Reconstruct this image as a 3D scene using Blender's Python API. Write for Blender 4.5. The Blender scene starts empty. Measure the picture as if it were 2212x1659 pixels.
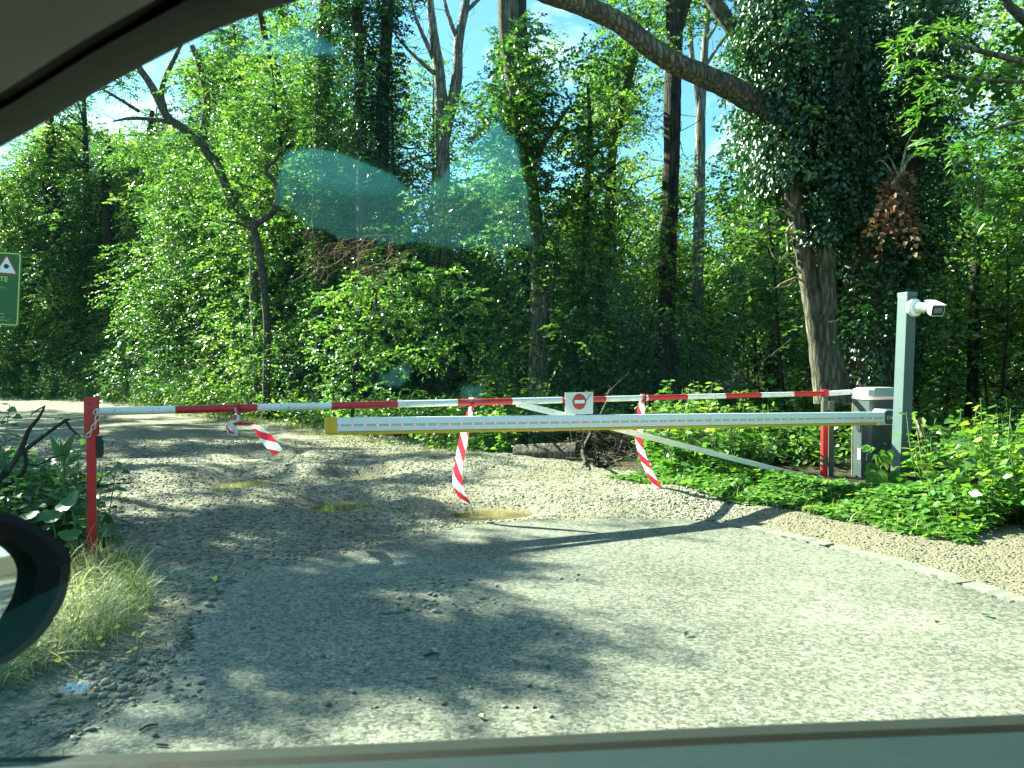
import bpy, bmesh, math, random
import numpy as np
from mathutils import Vector, Matrix

# ------------------------------------------------------------------ camera, light, exposure
sc = bpy.context.scene
col = sc.collection
F = 1660.0            # focal length in pixels of a 2212 px wide picture
HC = 1.30             # eye height in the car
PITCH = math.radians(1.43)
cd = bpy.data.cameras.new('camera')
cam = bpy.data.objects.new('camera', cd); col.objects.link(cam)
cd.sensor_width = 36.0; cd.lens = 36.0 * F / 2212.0
cd.clip_start = 0.02; cd.clip_end = 2000
cd.dof.use_dof = True; cd.dof.focus_distance = 8.5; cd.dof.aperture_fstop = 9.5
cam.location = (0, 0, HC)
cam.rotation_euler = (math.radians(90) - PITCH, 0, 0)
sc.camera = cam

ELEV = math.radians(33.5)
SAZ = Vector((-0.85, 0.527, 0)).normalized()
SUN = Vector((SAZ.x * math.cos(ELEV), SAZ.y * math.cos(ELEV), math.sin(ELEV)))
sd = bpy.data.lights.new('sun', 'SUN'); sd.energy = 5.0; sd.angle = math.radians(0.53)
sd.color = (1.0, 0.945, 0.83)
sun = bpy.data.objects.new('sun', sd); col.objects.link(sun)
sun.rotation_euler = SUN.to_track_quat('Z', 'Y').to_euler()
sun.location = (0, 0, 30)

w = bpy.data.worlds.new('World'); sc.world = w; w.use_nodes = True
wn = w.node_tree; wn.nodes.clear()
def wnode(t, **k):
    n = wn.nodes.new(t)
    for a, b in k.items(): setattr(n, a, b)
    return n
sky = wnode('ShaderNodeTexSky'); sky.sky_type = 'NISHITA'; sky.sun_disc = False
sky.sun_elevation = ELEV; sky.sun_rotation = math.atan2(SAZ.x, SAZ.y)
sky.air_density = 1.0; sky.dust_density = 0.6; sky.ozone_density = 1.5
tc = wnode('ShaderNodeTexCoord'); mp = wnode('ShaderNodeMapping')
mp.inputs['Scale'].default_value = (1.0, 1.0, 2.4); mp.inputs['Location'].default_value = (0.35, 0.1, 0.0)
nz = wnode('ShaderNodeTexNoise'); nz.inputs['Scale'].default_value = 2.6; nz.inputs['Detail'].default_value = 8
nz.inputs['Roughness'].default_value = 0.6
rp = wnode('ShaderNodeValToRGB'); rp.color_ramp.elements[0].position = 0.53; rp.color_ramp.elements[1].position = 0.70
mx = wnode('ShaderNodeMixRGB'); mx.inputs[2].default_value = (7.5, 7.9, 8.3, 1)
tint = wnode('ShaderNodeMixRGB', blend_type='MULTIPLY'); tint.inputs[0].default_value = 1.0
tint.inputs[2].default_value = (0.62, 0.92, 1.08, 1)
bg = wnode('ShaderNodeBackground'); bg.inputs['Strength'].default_value = 0.05
wo = wnode('ShaderNodeOutputWorld')
L = wn.links.new
L(tc.outputs['Generated'], mp.inputs['Vector']); L(mp.outputs['Vector'], nz.inputs['Vector'])
L(nz.outputs['Fac'], rp.inputs['Fac']); L(rp.outputs['Color'], mx.inputs[0])
L(sky.outputs['Color'], tint.inputs[1]); L(tint.outputs[0], mx.inputs[1])
L(mx.outputs[0], bg.inputs['Color']); L(bg.outputs[0], wo.inputs['Surface'])

vs = sc.view_settings
vs.view_transform = 'Standard'; vs.look = 'None'; vs.gamma = 1.0; vs.use_curve_mapping = False
vs.exposure = 2.88
sc.render.engine = 'CYCLES'
cy = sc.cycles
cy.use_denoising = True
try: cy.denoiser = 'OPENIMAGEDENOISE'
except Exception: pass
cy.max_bounces = 8; cy.diffuse_bounces = 3; cy.glossy_bounces = 3; cy.transmission_bounces = 4
cy.transparent_max_bounces = 12; cy.caustics_reflective = False; cy.caustics_refractive = False
cy.sample_clamp_indirect = 4.0

# ------------------------------------------------------------------ helpers: pixels to places
def P(px, py, Y):
    """the point at distance Y (world y) seen at pixel px, py of the 2212x1659 photograph"""
    x = (px - 1106.0) / F; d = (py - 829.5) / F
    t = Y / (math.cos(PITCH) - d * math.sin(PITCH))
    return Vector((x * t, Y, HC + t * (-math.sin(PITCH) - d * math.cos(PITCH))))
def G(px, py, z=0.0):
    d = (py - 829.5) / F
    k = math.sin(PITCH) + d * math.cos(PITCH)
    t = (HC - z) / k
    return Vector(((px - 1106.0) / F * t, t * (math.cos(PITCH) - d * math.sin(PITCH)), z))
EN = Vector((0.769, 0.64)); ES = Vector((0.64, -0.769)); E0 = Vector((-3.5, 14.4))
def bend(s): return np.minimum(4.5, 0.0565 * np.maximum(0, -s - 14) ** 2)                # far off the edge of the wood curves across the road's end
def edge_d(x, y): return (x - E0.x) * EN.x + (y - E0.y) * EN.y + bend((x - E0.x) * ES.x + (y - E0.y) * ES.y)      # metres into the wood
def SD(s, d):
    d = d - float(bend(s))
    return (E0.x + ES.x * s + EN.x * d, E0.y + ES.y * s + EN.y * d)

# ------------------------------------------------------------------ helpers: tagging
def tag(o, label=None, cat=None, group=None, kind=None):
    if label: o['label'] = label
    if cat: o['category'] = cat
    if group: o['group'] = group
    if kind: o['kind'] = kind
    return o
def empty(name, loc=(0, 0, 0), rz=0.0):
    o = bpy.data.objects.new(name, None); col.objects.link(o)
    o.location = loc; o.rotation_euler = (0, 0, rz); o.empty_display_size = 0.1
    return o
def thing(name, label, cat, loc=(0, 0, 0), rz=0.0, group=None):
    return tag(empty(name, loc, rz), label, cat, group)
def link(name, me, mat, parent=None, smooth=False):
    o = bpy.data.objects.new(name, me); col.objects.link(o)
    if mat is not None and len(me.materials) == 0:
        for m in (mat if isinstance(mat, (list, tuple)) else [mat]): me.materials.append(m)
    if smooth and len(me.polygons): me.polygons.foreach_set('use_smooth', [True] * len(me.polygons))
    if parent is not None:
        o.parent = parent
        if parent.type == 'EMPTY' or True:
            # parts are modelled in world space unless their thing is at the origin
            o.matrix_parent_inverse = world_of(parent).inverted()
    return o
def world_of(o):
    m = Matrix.LocRotScale(o.location, o.rotation_euler, o.scale)
    if o.parent is not None: m = world_of(o.parent) @ o.matrix_parent_inverse @ m
    return m
def copy_tree(o, parent=None):
    c = o.copy(); col.objects.link(c)
    if parent is not None:
        c.parent = parent; c.matrix_parent_inverse = o.matrix_parent_inverse.copy()
    for ch in list(o.children): copy_tree(ch, c)
    return c
def mesh_np(name, V, Fc, attr=None, mats=None):
    V = np.asarray(V, np.float32); Fc = np.asarray(Fc, np.int32)
    me = bpy.data.meshes.new(name)
    n, k = Fc.shape
    me.vertices.add(len(V)); me.vertices.foreach_set('co', V.ravel())
    me.loops.add(n * k); me.loops.foreach_set('vertex_index', Fc.ravel())
    me.polygons.add(n); me.polygons.foreach_set('loop_start', np.arange(0, n * k, k, dtype=np.int32))
    if mats is not None: me.polygons.foreach_set('material_index', np.asarray(mats, np.int32))
    me.update(calc_edges=True)
    if attr is not None:
        a = me.attributes.new('tint', 'FLOAT', 'POINT'); a.data.foreach_set('value', np.asarray(attr, np.float32))
    return me

class MB:
    """collects boxes, prisms and tubes, then becomes ONE mesh"""
    def __init__(s): s.v = []; s.f = []; s.m = []
    def add(s, V, Fs, mi=0):
        b = len(s.v); s.v += [tuple(v) for v in V]
        for f in Fs: s.f.append(tuple(b + i for i in f)); s.m.append(mi)
        return s
    def frame_box(s, o, ax, ay, az, mi=0):
        """box from corner o spanned by the vectors ax, ay, az"""
        o, ax, ay, az = Vector(o), Vector(ax), Vector(ay), Vector(az)
        V = [o, o + ax, o + ax + ay, o + ay, o + az, o + ax + az, o + ax + ay + az, o + ay + az]
        return s.add(V, [(0, 3, 2, 1), (4, 5, 6, 7), (0, 1, 5, 4), (1, 2, 6, 5), (2, 3, 7, 6), (3, 0, 4, 7)], mi)
    def prism(s, pts, off, mi=0):
        """closed polygon pts pushed along the vector off"""
        pts = [Vector(p) for p in pts]; off = Vector(off); n = len(pts)
        V = pts + [p + off for p in pts]
        Fs = [tuple(range(n))[::-1], tuple(range(n, 2 * n))] + [(i, (i + 1) % n, n + (i + 1) % n, n + i) for i in range(n)]
        return s.add(V, Fs, mi)
    def loft(s, secs, mi=0, closed=True, caps=True):
        n = len(secs[0]); V = [p for q in secs for p in q]; Fs = []
        for i in range(len(secs) - 1):
            for j in range(n if closed else n - 1):
                a = i * n + j; b = i * n + (j + 1) % n
                Fs.append((a, b, b + n, a + n))
        if caps and closed:
            Fs.append(tuple(range(n))[::-1]); Fs.append(tuple((len(secs) - 1) * n + j for j in range(n)))
        return s.add(V, Fs, mi)
    def tube(s, pts, r, sides=8, mi=0, caps=True):
        pts = [Vector(p) for p in pts]; n = len(pts)
        rr = r if isinstance(r, (list, tuple)) else [r] * n
        secs = []; up = None
        for i, p in enumerate(pts):
            t = (pts[min(i + 1, n - 1)] - pts[max(i - 1, 0)]).normalized()
            if up is None: up = Vector((0, 0, 1)) if abs(t.z) < 0.9 else Vector((1, 0, 0))
            a = t.cross(up).normalized(); up = a.cross(t).normalized()
            secs.append([p + (a * math.cos(q) + up * math.sin(q)) * rr[i] for q in [2 * math.pi * j / sides for j in range(sides)]])
        return s.loft(secs, mi, True, caps)
    def build(s, name, mat, parent=None, bevel=0.0, smooth=False, seg=2):
        me = bpy.data.meshes.new(name); me.from_pydata(s.v, [], s.f)
        me.polygons.foreach_set('material_index', s.m)
        bm = bmesh.new(); bm.from_mesh(me)
        bmesh.ops.recalc_face_normals(bm, faces=bm.faces)
        if bevel > 0:
            es = [e for e in bm.edges if len(e.link_faces) == 2 and e.calc_face_angle(0) > 0.5]
            bmesh.ops.bevel(bm, geom=es, offset=bevel, segments=seg, affect='EDGES', profile=0.6)
        bm.to_mesh(me); bm.free()
        o = link(name, me, mat, parent)
        if smooth:
            me.polygons.foreach_set('use_smooth', [True] * len(me.polygons))
            try: me.set_sharp_from_angle(angle=math.radians(35))
            except Exception: pass
        return o

# ------------------------------------------------------------------ materials
def mat(name):
    m = bpy.data.materials.new(name); m.use_nodes = True
    return m, m.node_tree.nodes, m.node_tree.links, m.node_tree.nodes['Principled BSDF']
def node(N, t, **k):
    n = N.new(t)
    for a, b in k.items(): setattr(n, a, b)
    return n
def ramp(N, stops):
    r = N.new('ShaderNodeValToRGB'); e = r.color_ramp.elements
    e[0].position, e[0].color = stops[0][0], (*stops[0][1], 1)
    e[1].position, e[1].color = stops[-1][0], (*stops[-1][1], 1)
    for p, c in stops[1:-1]:
        q = e.new(p); q.color = (*c, 1)
    return r
def noise(N, Lk, scale, detail=4, rough=0.6, coord='Object', vec=None):
    n = N.new('ShaderNodeTexNoise'); n.inputs['Scale'].default_value = scale
    n.inputs['Detail'].default_value = detail; n.inputs['Roughness'].default_value = rough
    if vec is None:
        t = N.new('ShaderNodeTexCoord'); Lk.new(t.outputs[coord], n.inputs['Vector'])
    else: Lk.new(vec, n.inputs['Vector'])
    return n
def bump(N, Lk, bs, height, strength=0.5, dist=0.01):
    b = N.new('ShaderNodeBump'); b.inputs['Strength'].default_value = strength; b.inputs['Distance'].default_value = dist
    Lk.new(height, b.inputs['Height']); Lk.new(b.outputs[0], bs.inputs['Normal'])
    return b
def leaf_mat(name, stops, trans, rough=0.42, tw=0.36, spec=0.5):
    m, N, Lk, bs = mat(name)
    a = node(N, 'ShaderNodeAttribute', attribute_name='tint')
    oi = N.new('ShaderNodeObjectInfo')
    ad = node(N, 'ShaderNodeMath', operation='MULTIPLY_ADD'); ad.inputs[1].default_value = 0.5; ad.inputs[2].default_value = -0.25
    Lk.new(oi.outputs['Random'], ad.inputs[0])
    su = node(N, 'ShaderNodeMath', operation='ADD'); su.use_clamp = True
    Lk.new(a.outputs['Fac'], su.inputs[0]); Lk.new(ad.outputs[0], su.inputs[1])
    r = ramp(N, stops); Lk.new(su.outputs[0], r.inputs['Fac'])
    Lk.new(r.outputs['Color'], bs.inputs['Base Color'])
    bs.inputs['Roughness'].default_value = rough; bs.inputs['Specular IOR Level'].default_value = spec
    tb = N.new('ShaderNodeBsdfTranslucent')
    mxc = node(N, 'ShaderNodeMixRGB', blend_type='MULTIPLY'); mxc.inputs[0].default_value = 1
    mxc.inputs[2].default_value = (*trans, 1); Lk.new(r.outputs['Color'], mxc.inputs[1]); Lk.new(mxc.outputs[0], tb.inputs['Color'])
    ms = N.new('ShaderNodeMixShader'); ms.inputs[0].default_value = tw
    Lk.new(bs.outputs[0], ms.inputs[1]); Lk.new(tb.outputs[0], ms.inputs[2])
    Lk.new(ms.outputs[0], N['Material Output'].inputs['Surface'])
    return m
M = {}
M['leaf'] = leaf_mat('forest_leaf', [(0, (0.018, 0.055, 0.018)), (0.4, (0.054, 0.125, 0.032)), (0.75, (0.118, 0.215, 0.048)), (1, (0.25, 0.32, 0.07))], (2.0, 2.1, 0.9), 0.36, 0.36, 0.7)
M['ivy'] = leaf_mat('ivy_leaf', [(0, (0.010, 0.036, 0.014)), (0.6, (0.030, 0.085, 0.028)), (1, (0.07, 0.15, 0.04))], (1.5, 1.8, 0.8), 0.34, 0.22, 0.6)
M['weed'] = leaf_mat('weed_leaf', [(0, (0.035, 0.10, 0.022)), (0.5, (0.06, 0.16, 0.03)), (0.85, (0.12, 0.24, 0.035)), (1, (0.22, 0.28, 0.05))], (1.9, 1.9, 0.8), 0.6, 0.34, 0.3)
M['shade_weed'] = leaf_mat('burdock_leaf', [(0, (0.028, 0.09, 0.03)), (1, (0.075, 0.19, 0.05))], (1.6, 1.8, 0.8), 0.5, 0.3)
M['ash'] = leaf_mat('ash_leaf', [(0, (0.025, 0.08, 0.028)), (0.6, (0.045, 0.13, 0.034)), (1, (0.11, 0.21, 0.04))], (1.9, 2.0, 0.8), 0.38, 0.30)
M['dead_leaf'] = leaf_mat('dead_leaf', [(0, (0.10, 0.045, 0.022)), (0.6, (0.20, 0.095, 0.05)), (1, (0.34, 0.19, 0.10))], (1.0, 0.9, 0.8), 0.7, 0.2)
M['dry_grass'] = leaf_mat('dry_grass', [(0, (0.05, 0.12, 0.025)), (0.5, (0.16, 0.22, 0.05)), (1, (0.42, 0.38, 0.17))], (1.2, 1.2, 0.8), 0.5, 0.3)

def bark(name, c0, c1, c2, sx=9.0, sz=1.7):
    m, N, Lk, bs = mat(name)
    t = N.new('ShaderNodeTexCoord'); mp = N.new('ShaderNodeMapping'); mp.inputs['Scale'].default_value = (sx, sx, sz)
    Lk.new(t.outputs['Object'], mp.inputs['Vector'])
    n1 = noise(N, Lk, 2.2, 8, 0.7, vec=mp.outputs[0])
    v = N.new('ShaderNodeTexVoronoi'); v.inputs['Scale'].default_value = 2.6; v.feature = 'DISTANCE_TO_EDGE'
    dis = node(N, 'ShaderNodeMixRGB'); dis.inputs[0].default_value = 0.35
    Lk.new(mp.outputs[0], dis.inputs[1]); Lk.new(n1.outputs['Color'], dis.inputs[2]); Lk.new(dis.outputs[0], v.inputs['Vector'])
    r = ramp(N, [(0.28, c0), (0.5, c1), (0.72, c2)]); Lk.new(n1.outputs['Fac'], r.inputs['Fac'])
    mr = N.new('ShaderNodeMapRange'); mr.inputs['From Max'].default_value = 0.18; Lk.new(v.outputs['Distance'], mr.inputs['Value'])
    mr.inputs['To Min'].default_value = 0.3
    mu = node(N, 'ShaderNodeMixRGB', blend_type='MULTIPLY'); mu.inputs[0].default_value = 0.85
    Lk.new(r.outputs['Color'], mu.inputs[1]); Lk.new(mr.outputs[0], mu.inputs[2]); Lk.new(mu.outputs[0], bs.inputs['Base Color'])
    ad = node(N, 'ShaderNodeMath', operation='ADD'); Lk.new(mr.outputs[0], ad.inputs[0]); Lk.new(n1.outputs['Fac'], ad.inputs[1])
    bump(N, Lk, bs, ad.outputs[0], 0.9, 0.02)
    bs.inputs['Roughness'].default_value = 0.9; bs.inputs['Specular IOR Level'].default_value = 0.2
    return m
M['bark'] = bark('rough_bark', (0.05, 0.042, 0.031), (0.13, 0.11, 0.082), (0.27, 0.235, 0.18))
M['bark_dark'] = bark('dark_bark', (0.018, 0.015, 0.012), (0.045, 0.038, 0.03), (0.09, 0.08, 0.06), 7, 1.2)
M['bark_pale'] = bark('pale_bark', (0.12, 0.11, 0.09), (0.22, 0.20, 0.17), (0.34, 0.32, 0.28), 7, 1.2)
M['deadwood'] = bark('dead_wood', (0.045, 0.035, 0.028), (0.11, 0.09, 0.07), (0.22, 0.18, 0.14), 16, 5)
M['pale_wood'] = bark('bare_wood', (0.22, 0.16, 0.10), (0.36, 0.28, 0.18), (0.5, 0.40, 0.27), 16, 5)

def paint(name, c, rough=0.45, dirt=(0.10, 0.085, 0.07), amount=0.35, chips=None, spec=0.5, metal=0.0, chip_at=0.70):
    m, N, Lk, bs = mat(name)
    n1 = noise(N, Lk, 7, 6, 0.65); n2 = noise(N, Lk, 38, 5, 0.7)
    r = ramp(N, [(0.45, (0, 0, 0)), (0.75, (1, 1, 1))]); Lk.new(n1.outputs['Fac'], r.inputs['Fac'])
    mm = node(N, 'ShaderNodeMath', operation='MULTIPLY'); mm.inputs[1].default_value = amount; Lk.new(r.outputs[0], mm.inputs[0])
    mx = N.new('ShaderNodeMixRGB'); mx.inputs[1].default_value = (*c, 1); mx.inputs[2].default_value = (*dirt, 1)
    Lk.new(mm.outputs[0], mx.inputs[0]); out = mx.outputs[0]
    if chips:
        r2 = ramp(N, [(chip_at - 0.04, (0, 0, 0)), (chip_at, (1, 1, 1))]); Lk.new(n2.outputs['Fac'], r2.inputs['Fac'])
        m2 = N.new('ShaderNodeMixRGB'); m2.inputs[2].default_value = (*chips, 1)
        Lk.new(r2.outputs[0], m2.inputs[0]); Lk.new(out, m2.inputs[1]); out = m2.outputs[0]
    Lk.new(out, bs.inputs['Base Color'])
    mr = N.new('ShaderNodeMapRange'); mr.inputs['To Min'].default_value = max(0.05, rough - 0.12); mr.inputs['To Max'].default_value = rough + 0.15
    Lk.new(n2.outputs['Fac'], mr.inputs['Value']); Lk.new(mr.outputs[0], bs.inputs['Roughness'])
    bs.inputs['Specular IOR Level'].default_value = spec; bs.inputs['Metallic'].default_value = metal
    bump(N, Lk, bs, n2.outputs['Fac'], 0.08, 0.004)
    return m
M['red'] = paint('red_paint', (0.52, 0.018, 0.022), 0.4, (0.25, 0.02, 0.02), 0.5, (0.06, 0.035, 0.03))
M['white'] = paint('white_paint', (0.74, 0.74, 0.70), 0.45, (0.45, 0.42, 0.34), 0.45, (0.12, 0.11, 0.10), chip_at=0.66)
M['boom_white'] = paint('boom_white', (0.80, 0.80, 0.78), 0.35, (0.6, 0.6, 0.55), 0.2)
M['yellow'] = paint('yellow_rubber', (0.72, 0.42, 0.02), 0.5, (0.4, 0.26, 0.03), 0.4)
M['slate'] = paint('slate_powder_coat', (0.036, 0.052, 0.058), 0.42, (0.10, 0.11, 0.11), 0.35, spec=0.6)
M['pole'] = paint('grey_powder_coat', (0.066, 0.095, 0.102), 0.38, (0.11, 0.135, 0.14), 0.25, spec=0.7)
M['lid'] = paint('pale_plastic', (0.34, 0.37, 0.36), 0.4, (0.26, 0.27, 0.25), 0.35)
M['white_plastic'] = paint('white_plastic', (0.82, 0.82, 0.80), 0.35, (0.65, 0.62, 0.52), 0.2)
M['black'] = paint('black_plastic', (0.012, 0.014, 0.014), 0.45, (0.03, 0.03, 0.03), 0.3)
M['dark_steel'] = paint('weathered_steel', (0.06, 0.065, 0.055), 0.6, (0.10, 0.07, 0.05), 0.6)
M['rust_band'] = paint('rusty_band', (0.10, 0.075, 0.06), 0.7, (0.16, 0.08, 0.04), 0.6)
M['chain'] = paint('galvanised_steel', (0.62, 0.60, 0.57), 0.35, (0.4, 0.38, 0.35), 0.3, metal=0.7)
M['sign_red'] = paint('sign_red', (0.55, 0.03, 0.025), 0.4, (0.4, 0.05, 0.04), 0.3)
M['sign_green'] = paint('sign_green', (0.002, 0.095, 0.010), 0.4, (0.004, 0.085, 0.01), 0.3)
M['sign_yellow'] = paint('sign_yellow', (0.55, 0.60, 0.10), 0.4, (0.5, 0.5, 0.1), 0.2)
M['edge_yellow'] = paint('cream_door_seal', (0.30, 0.26, 0.13), 0.5, (0.3, 0.28, 0.18), 0.3)
M['trim'] = paint('grey_fabric_lining', (0.36, 0.37, 0.33), 0.9, (0.15, 0.15, 0.13), 0.2, spec=0.2)
M['frame_dark'] = paint('dark_frame_trim', (0.030, 0.036, 0.031), 0.75, (0.05, 0.05, 0.045), 0.3, spec=0.3)
M['door_panel'] = paint('door_paint', (0.005, 0.014, 0.017), 0.6, (0.008, 0.018, 0.020), 0.3, spec=0.2)
M['seal'] = paint('rubber_seal', (0.005, 0.006, 0.004), 0.7, (0.014, 0.013, 0.008), 0.7, spec=0.2)
M['sill_light'] = paint('sill_trim', (0.009, 0.012, 0.011), 0.8, (0.02, 0.022, 0.02), 0.3, spec=0.15)
M['mirror_shell'] = paint('mirror_housing', (0.004, 0.006, 0.009), 0.65, (0.006, 0.008, 0.010), 0.2, spec=0.25)

def simple(name, c, rough=0.5, metal=0.0, spec=0.5):
    m, N, Lk, bs = mat(name); bs.inputs['Base Color'].default_value = (*c, 1)
    bs.inputs['Roughness'].default_value = rough; bs.inputs['Metallic'].default_value = metal; bs.inputs['Specular IOR Level'].default_value = spec
    return m
M['mirror'] = simple('mirror_glass', (0.80, 0.84, 0.82), 0.02, 1.0)
M['lens'] = simple('camera_front_glass', (0.03, 0.03, 0.035), 0.12)
M['lens_window'] = simple('camera_window', (0.17, 0.19, 0.18), 0.2)
m, N, Lk, bs = mat('led_channel'); bs.inputs['Base Color'].default_value = (0.50, 0.49, 0.44, 1); bs.inputs['Roughness'].default_value = 0.3
M['channel'] = m
m, N, Lk, bs = mat('led_light'); bs.inputs['Base Color'].default_value = (0.6, 0.1, 0.1, 1)
bs.inputs['Emission Color'].default_value = (1, 0.12, 0.14, 1); bs.inputs['Emission Strength'].default_value = 0.35
M['led'] = m
m, N, Lk, bs = mat('light_ring'); bs.inputs['Base Color'].default_value = (0.75, 0.68, 0.68, 1)
bs.inputs['Emission Color'].default_value = (1, 0.2, 0.24, 1); bs.inputs['Emission Strength'].default_value = 0.05; bs.inputs['Roughness'].default_value = 0.3
M['ring'] = m
# car window: tinted safety glass
m, N, Lk, bs = mat('window_glass')
tr = N.new('ShaderNodeBsdfTransparent'); tr.inputs[0].default_value = (0.89, 0.985, 0.905, 1)
gl = N.new('ShaderNodeBsdfGlossy'); gl.inputs['Roughness'].default_value = 0.035; gl.inputs['Color'].default_value = (0.25, 0.9, 1.0, 1)
ms = N.new('ShaderNodeMixShader'); ms.inputs[0].default_value = 0.055
Lk.new(tr.outputs[0], ms.inputs[1]); Lk.new(gl.outputs[0], ms.inputs[2]); Lk.new(ms.outputs[0], N['Material Output'].inputs['Surface'])
M['glass'] = m
# striped tape: diagonal red and white bands along the ribbon
m, N, Lk, bs = mat('striped_tape')
uv = N.new('ShaderNodeTexCoord'); sp = N.new('ShaderNodeSeparateXYZ'); Lk.new(uv.outputs['UV'], sp.inputs[0])
ad = node(N, 'ShaderNodeMath', operation='ADD'); Lk.new(sp.outputs[0], ad.inputs[0]); Lk.new(sp.outputs[1], ad.inputs[1])
dv = node(N, 'ShaderNodeMath', operation='DIVIDE'); dv.inputs[1].default_value = 0.22; Lk.new(ad.outputs[0], dv.inputs[0])
fr = node(N, 'ShaderNodeMath', operation='FRACT'); Lk.new(dv.outputs[0], fr.inputs[0])
gt = node(N, 'ShaderNodeMath', operation='GREATER_THAN'); gt.inputs[1].default_value = 0.5; Lk.new(fr.outputs[0], gt.inputs[0])
mx = N.new('ShaderNodeMixRGB'); mx.inputs[1].default_value = (0.60, 0.03, 0.06, 1); mx.inputs[2].default_value = (0.78, 0.80, 0.80, 1); Lk.new(gt.outputs[0], mx.inputs[0])
Lk.new(mx.outputs[0], bs.inputs['Base Color']); bs.inputs['Roughness'].default_value = 0.3
tb = N.new('ShaderNodeBsdfTranslucent'); Lk.new(mx.outputs[0], tb.inputs[0])
ms = N.new('ShaderNodeMixShader'); ms.inputs[0].default_value = 0.4; Lk.new(bs.outputs[0], ms.inputs[1]); Lk.new(tb.outputs[0], ms.inputs[2])
Lk.new(ms.outputs[0], N['Material Output'].inputs['Surface'])
M['tape'] = m
# asphalt: exposed pale aggregate in dark binder
m, N, Lk, bs = mat('worn_asphalt')
t = N.new('ShaderNodeTexCoord')
v1 = N.new('ShaderNodeTexVoronoi'); v1.inputs['Scale'].default_value = 62; Lk.new(t.outputs['Object'], v1.inputs['Vector'])
v2 = N.new('ShaderNodeTexVoronoi'); v2.inputs['Scale'].default_value = 140; Lk.new(t.outputs['Object'], v2.inputs['Vector'])
big = noise(N, Lk, 0.8, 5, 0.6, vec=t.outputs['Object']); med = noise(N, Lk, 26, 4, 0.7, vec=t.outputs['Object'])
sep = N.new('ShaderNodeSeparateColor'); Lk.new(v1.outputs['Color'], sep.inputs[0])
sep2 = N.new('ShaderNodeSeparateColor'); Lk.new(v2.outputs['Color'], sep2.inputs[0])
a1 = node(N, 'ShaderNodeMath', operation='MULTIPLY_ADD'); a1.inputs[1].default_value = 0.5; Lk.new(sep.outputs[0], a1.inputs[0])
a2 = node(N, 'ShaderNodeMath', operation='MULTIPLY'); a2.inputs[1].default_value = 0.3; Lk.new(sep2.outputs[0], a2.inputs[0]); Lk.new(a2.outputs[0], a1.inputs[2])
a3 = node(N, 'ShaderNodeMath', operation='MULTIPLY_ADD'); a3.inputs[1].default_value = 0.35; Lk.new(med.outputs['Fac'], a3.inputs[0]); Lk.new(a1.outputs[0], a3.inputs[2])
a4 = node(N, 'ShaderNodeMath', operation='MULTIPLY_ADD'); a4.inputs[1].default_value = 0.8; a4.inputs[2].default_value = -0.40; Lk.new(big.outputs['Fac'], a4.inputs[0])
a5 = node(N, 'ShaderNodeMath', operation='ADD'); Lk.new(a3.outputs[0], a5.inputs[0]); Lk.new(a4.outputs[0], a5.inputs[1])
r = ramp(N, [(0.2, (0.040, 0.039, 0.034)), (0.5, (0.118, 0.113, 0.092)), (0.78, (0.195, 0.187, 0.152)), (1.0, (0.31, 0.297, 0.245))]); Lk.new(a5.outputs[0], r.inputs['Fac'])
Lk.new(r.outputs['Color'], bs.inputs['Base Color']); bs.inputs['Roughness'].default_value = 0.85; bs.inputs['Specular IOR Level'].default_value = 0.3
bump(N, Lk, bs, a3.outputs[0], 0.55, 0.012)
M['asphalt'] = m
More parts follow.
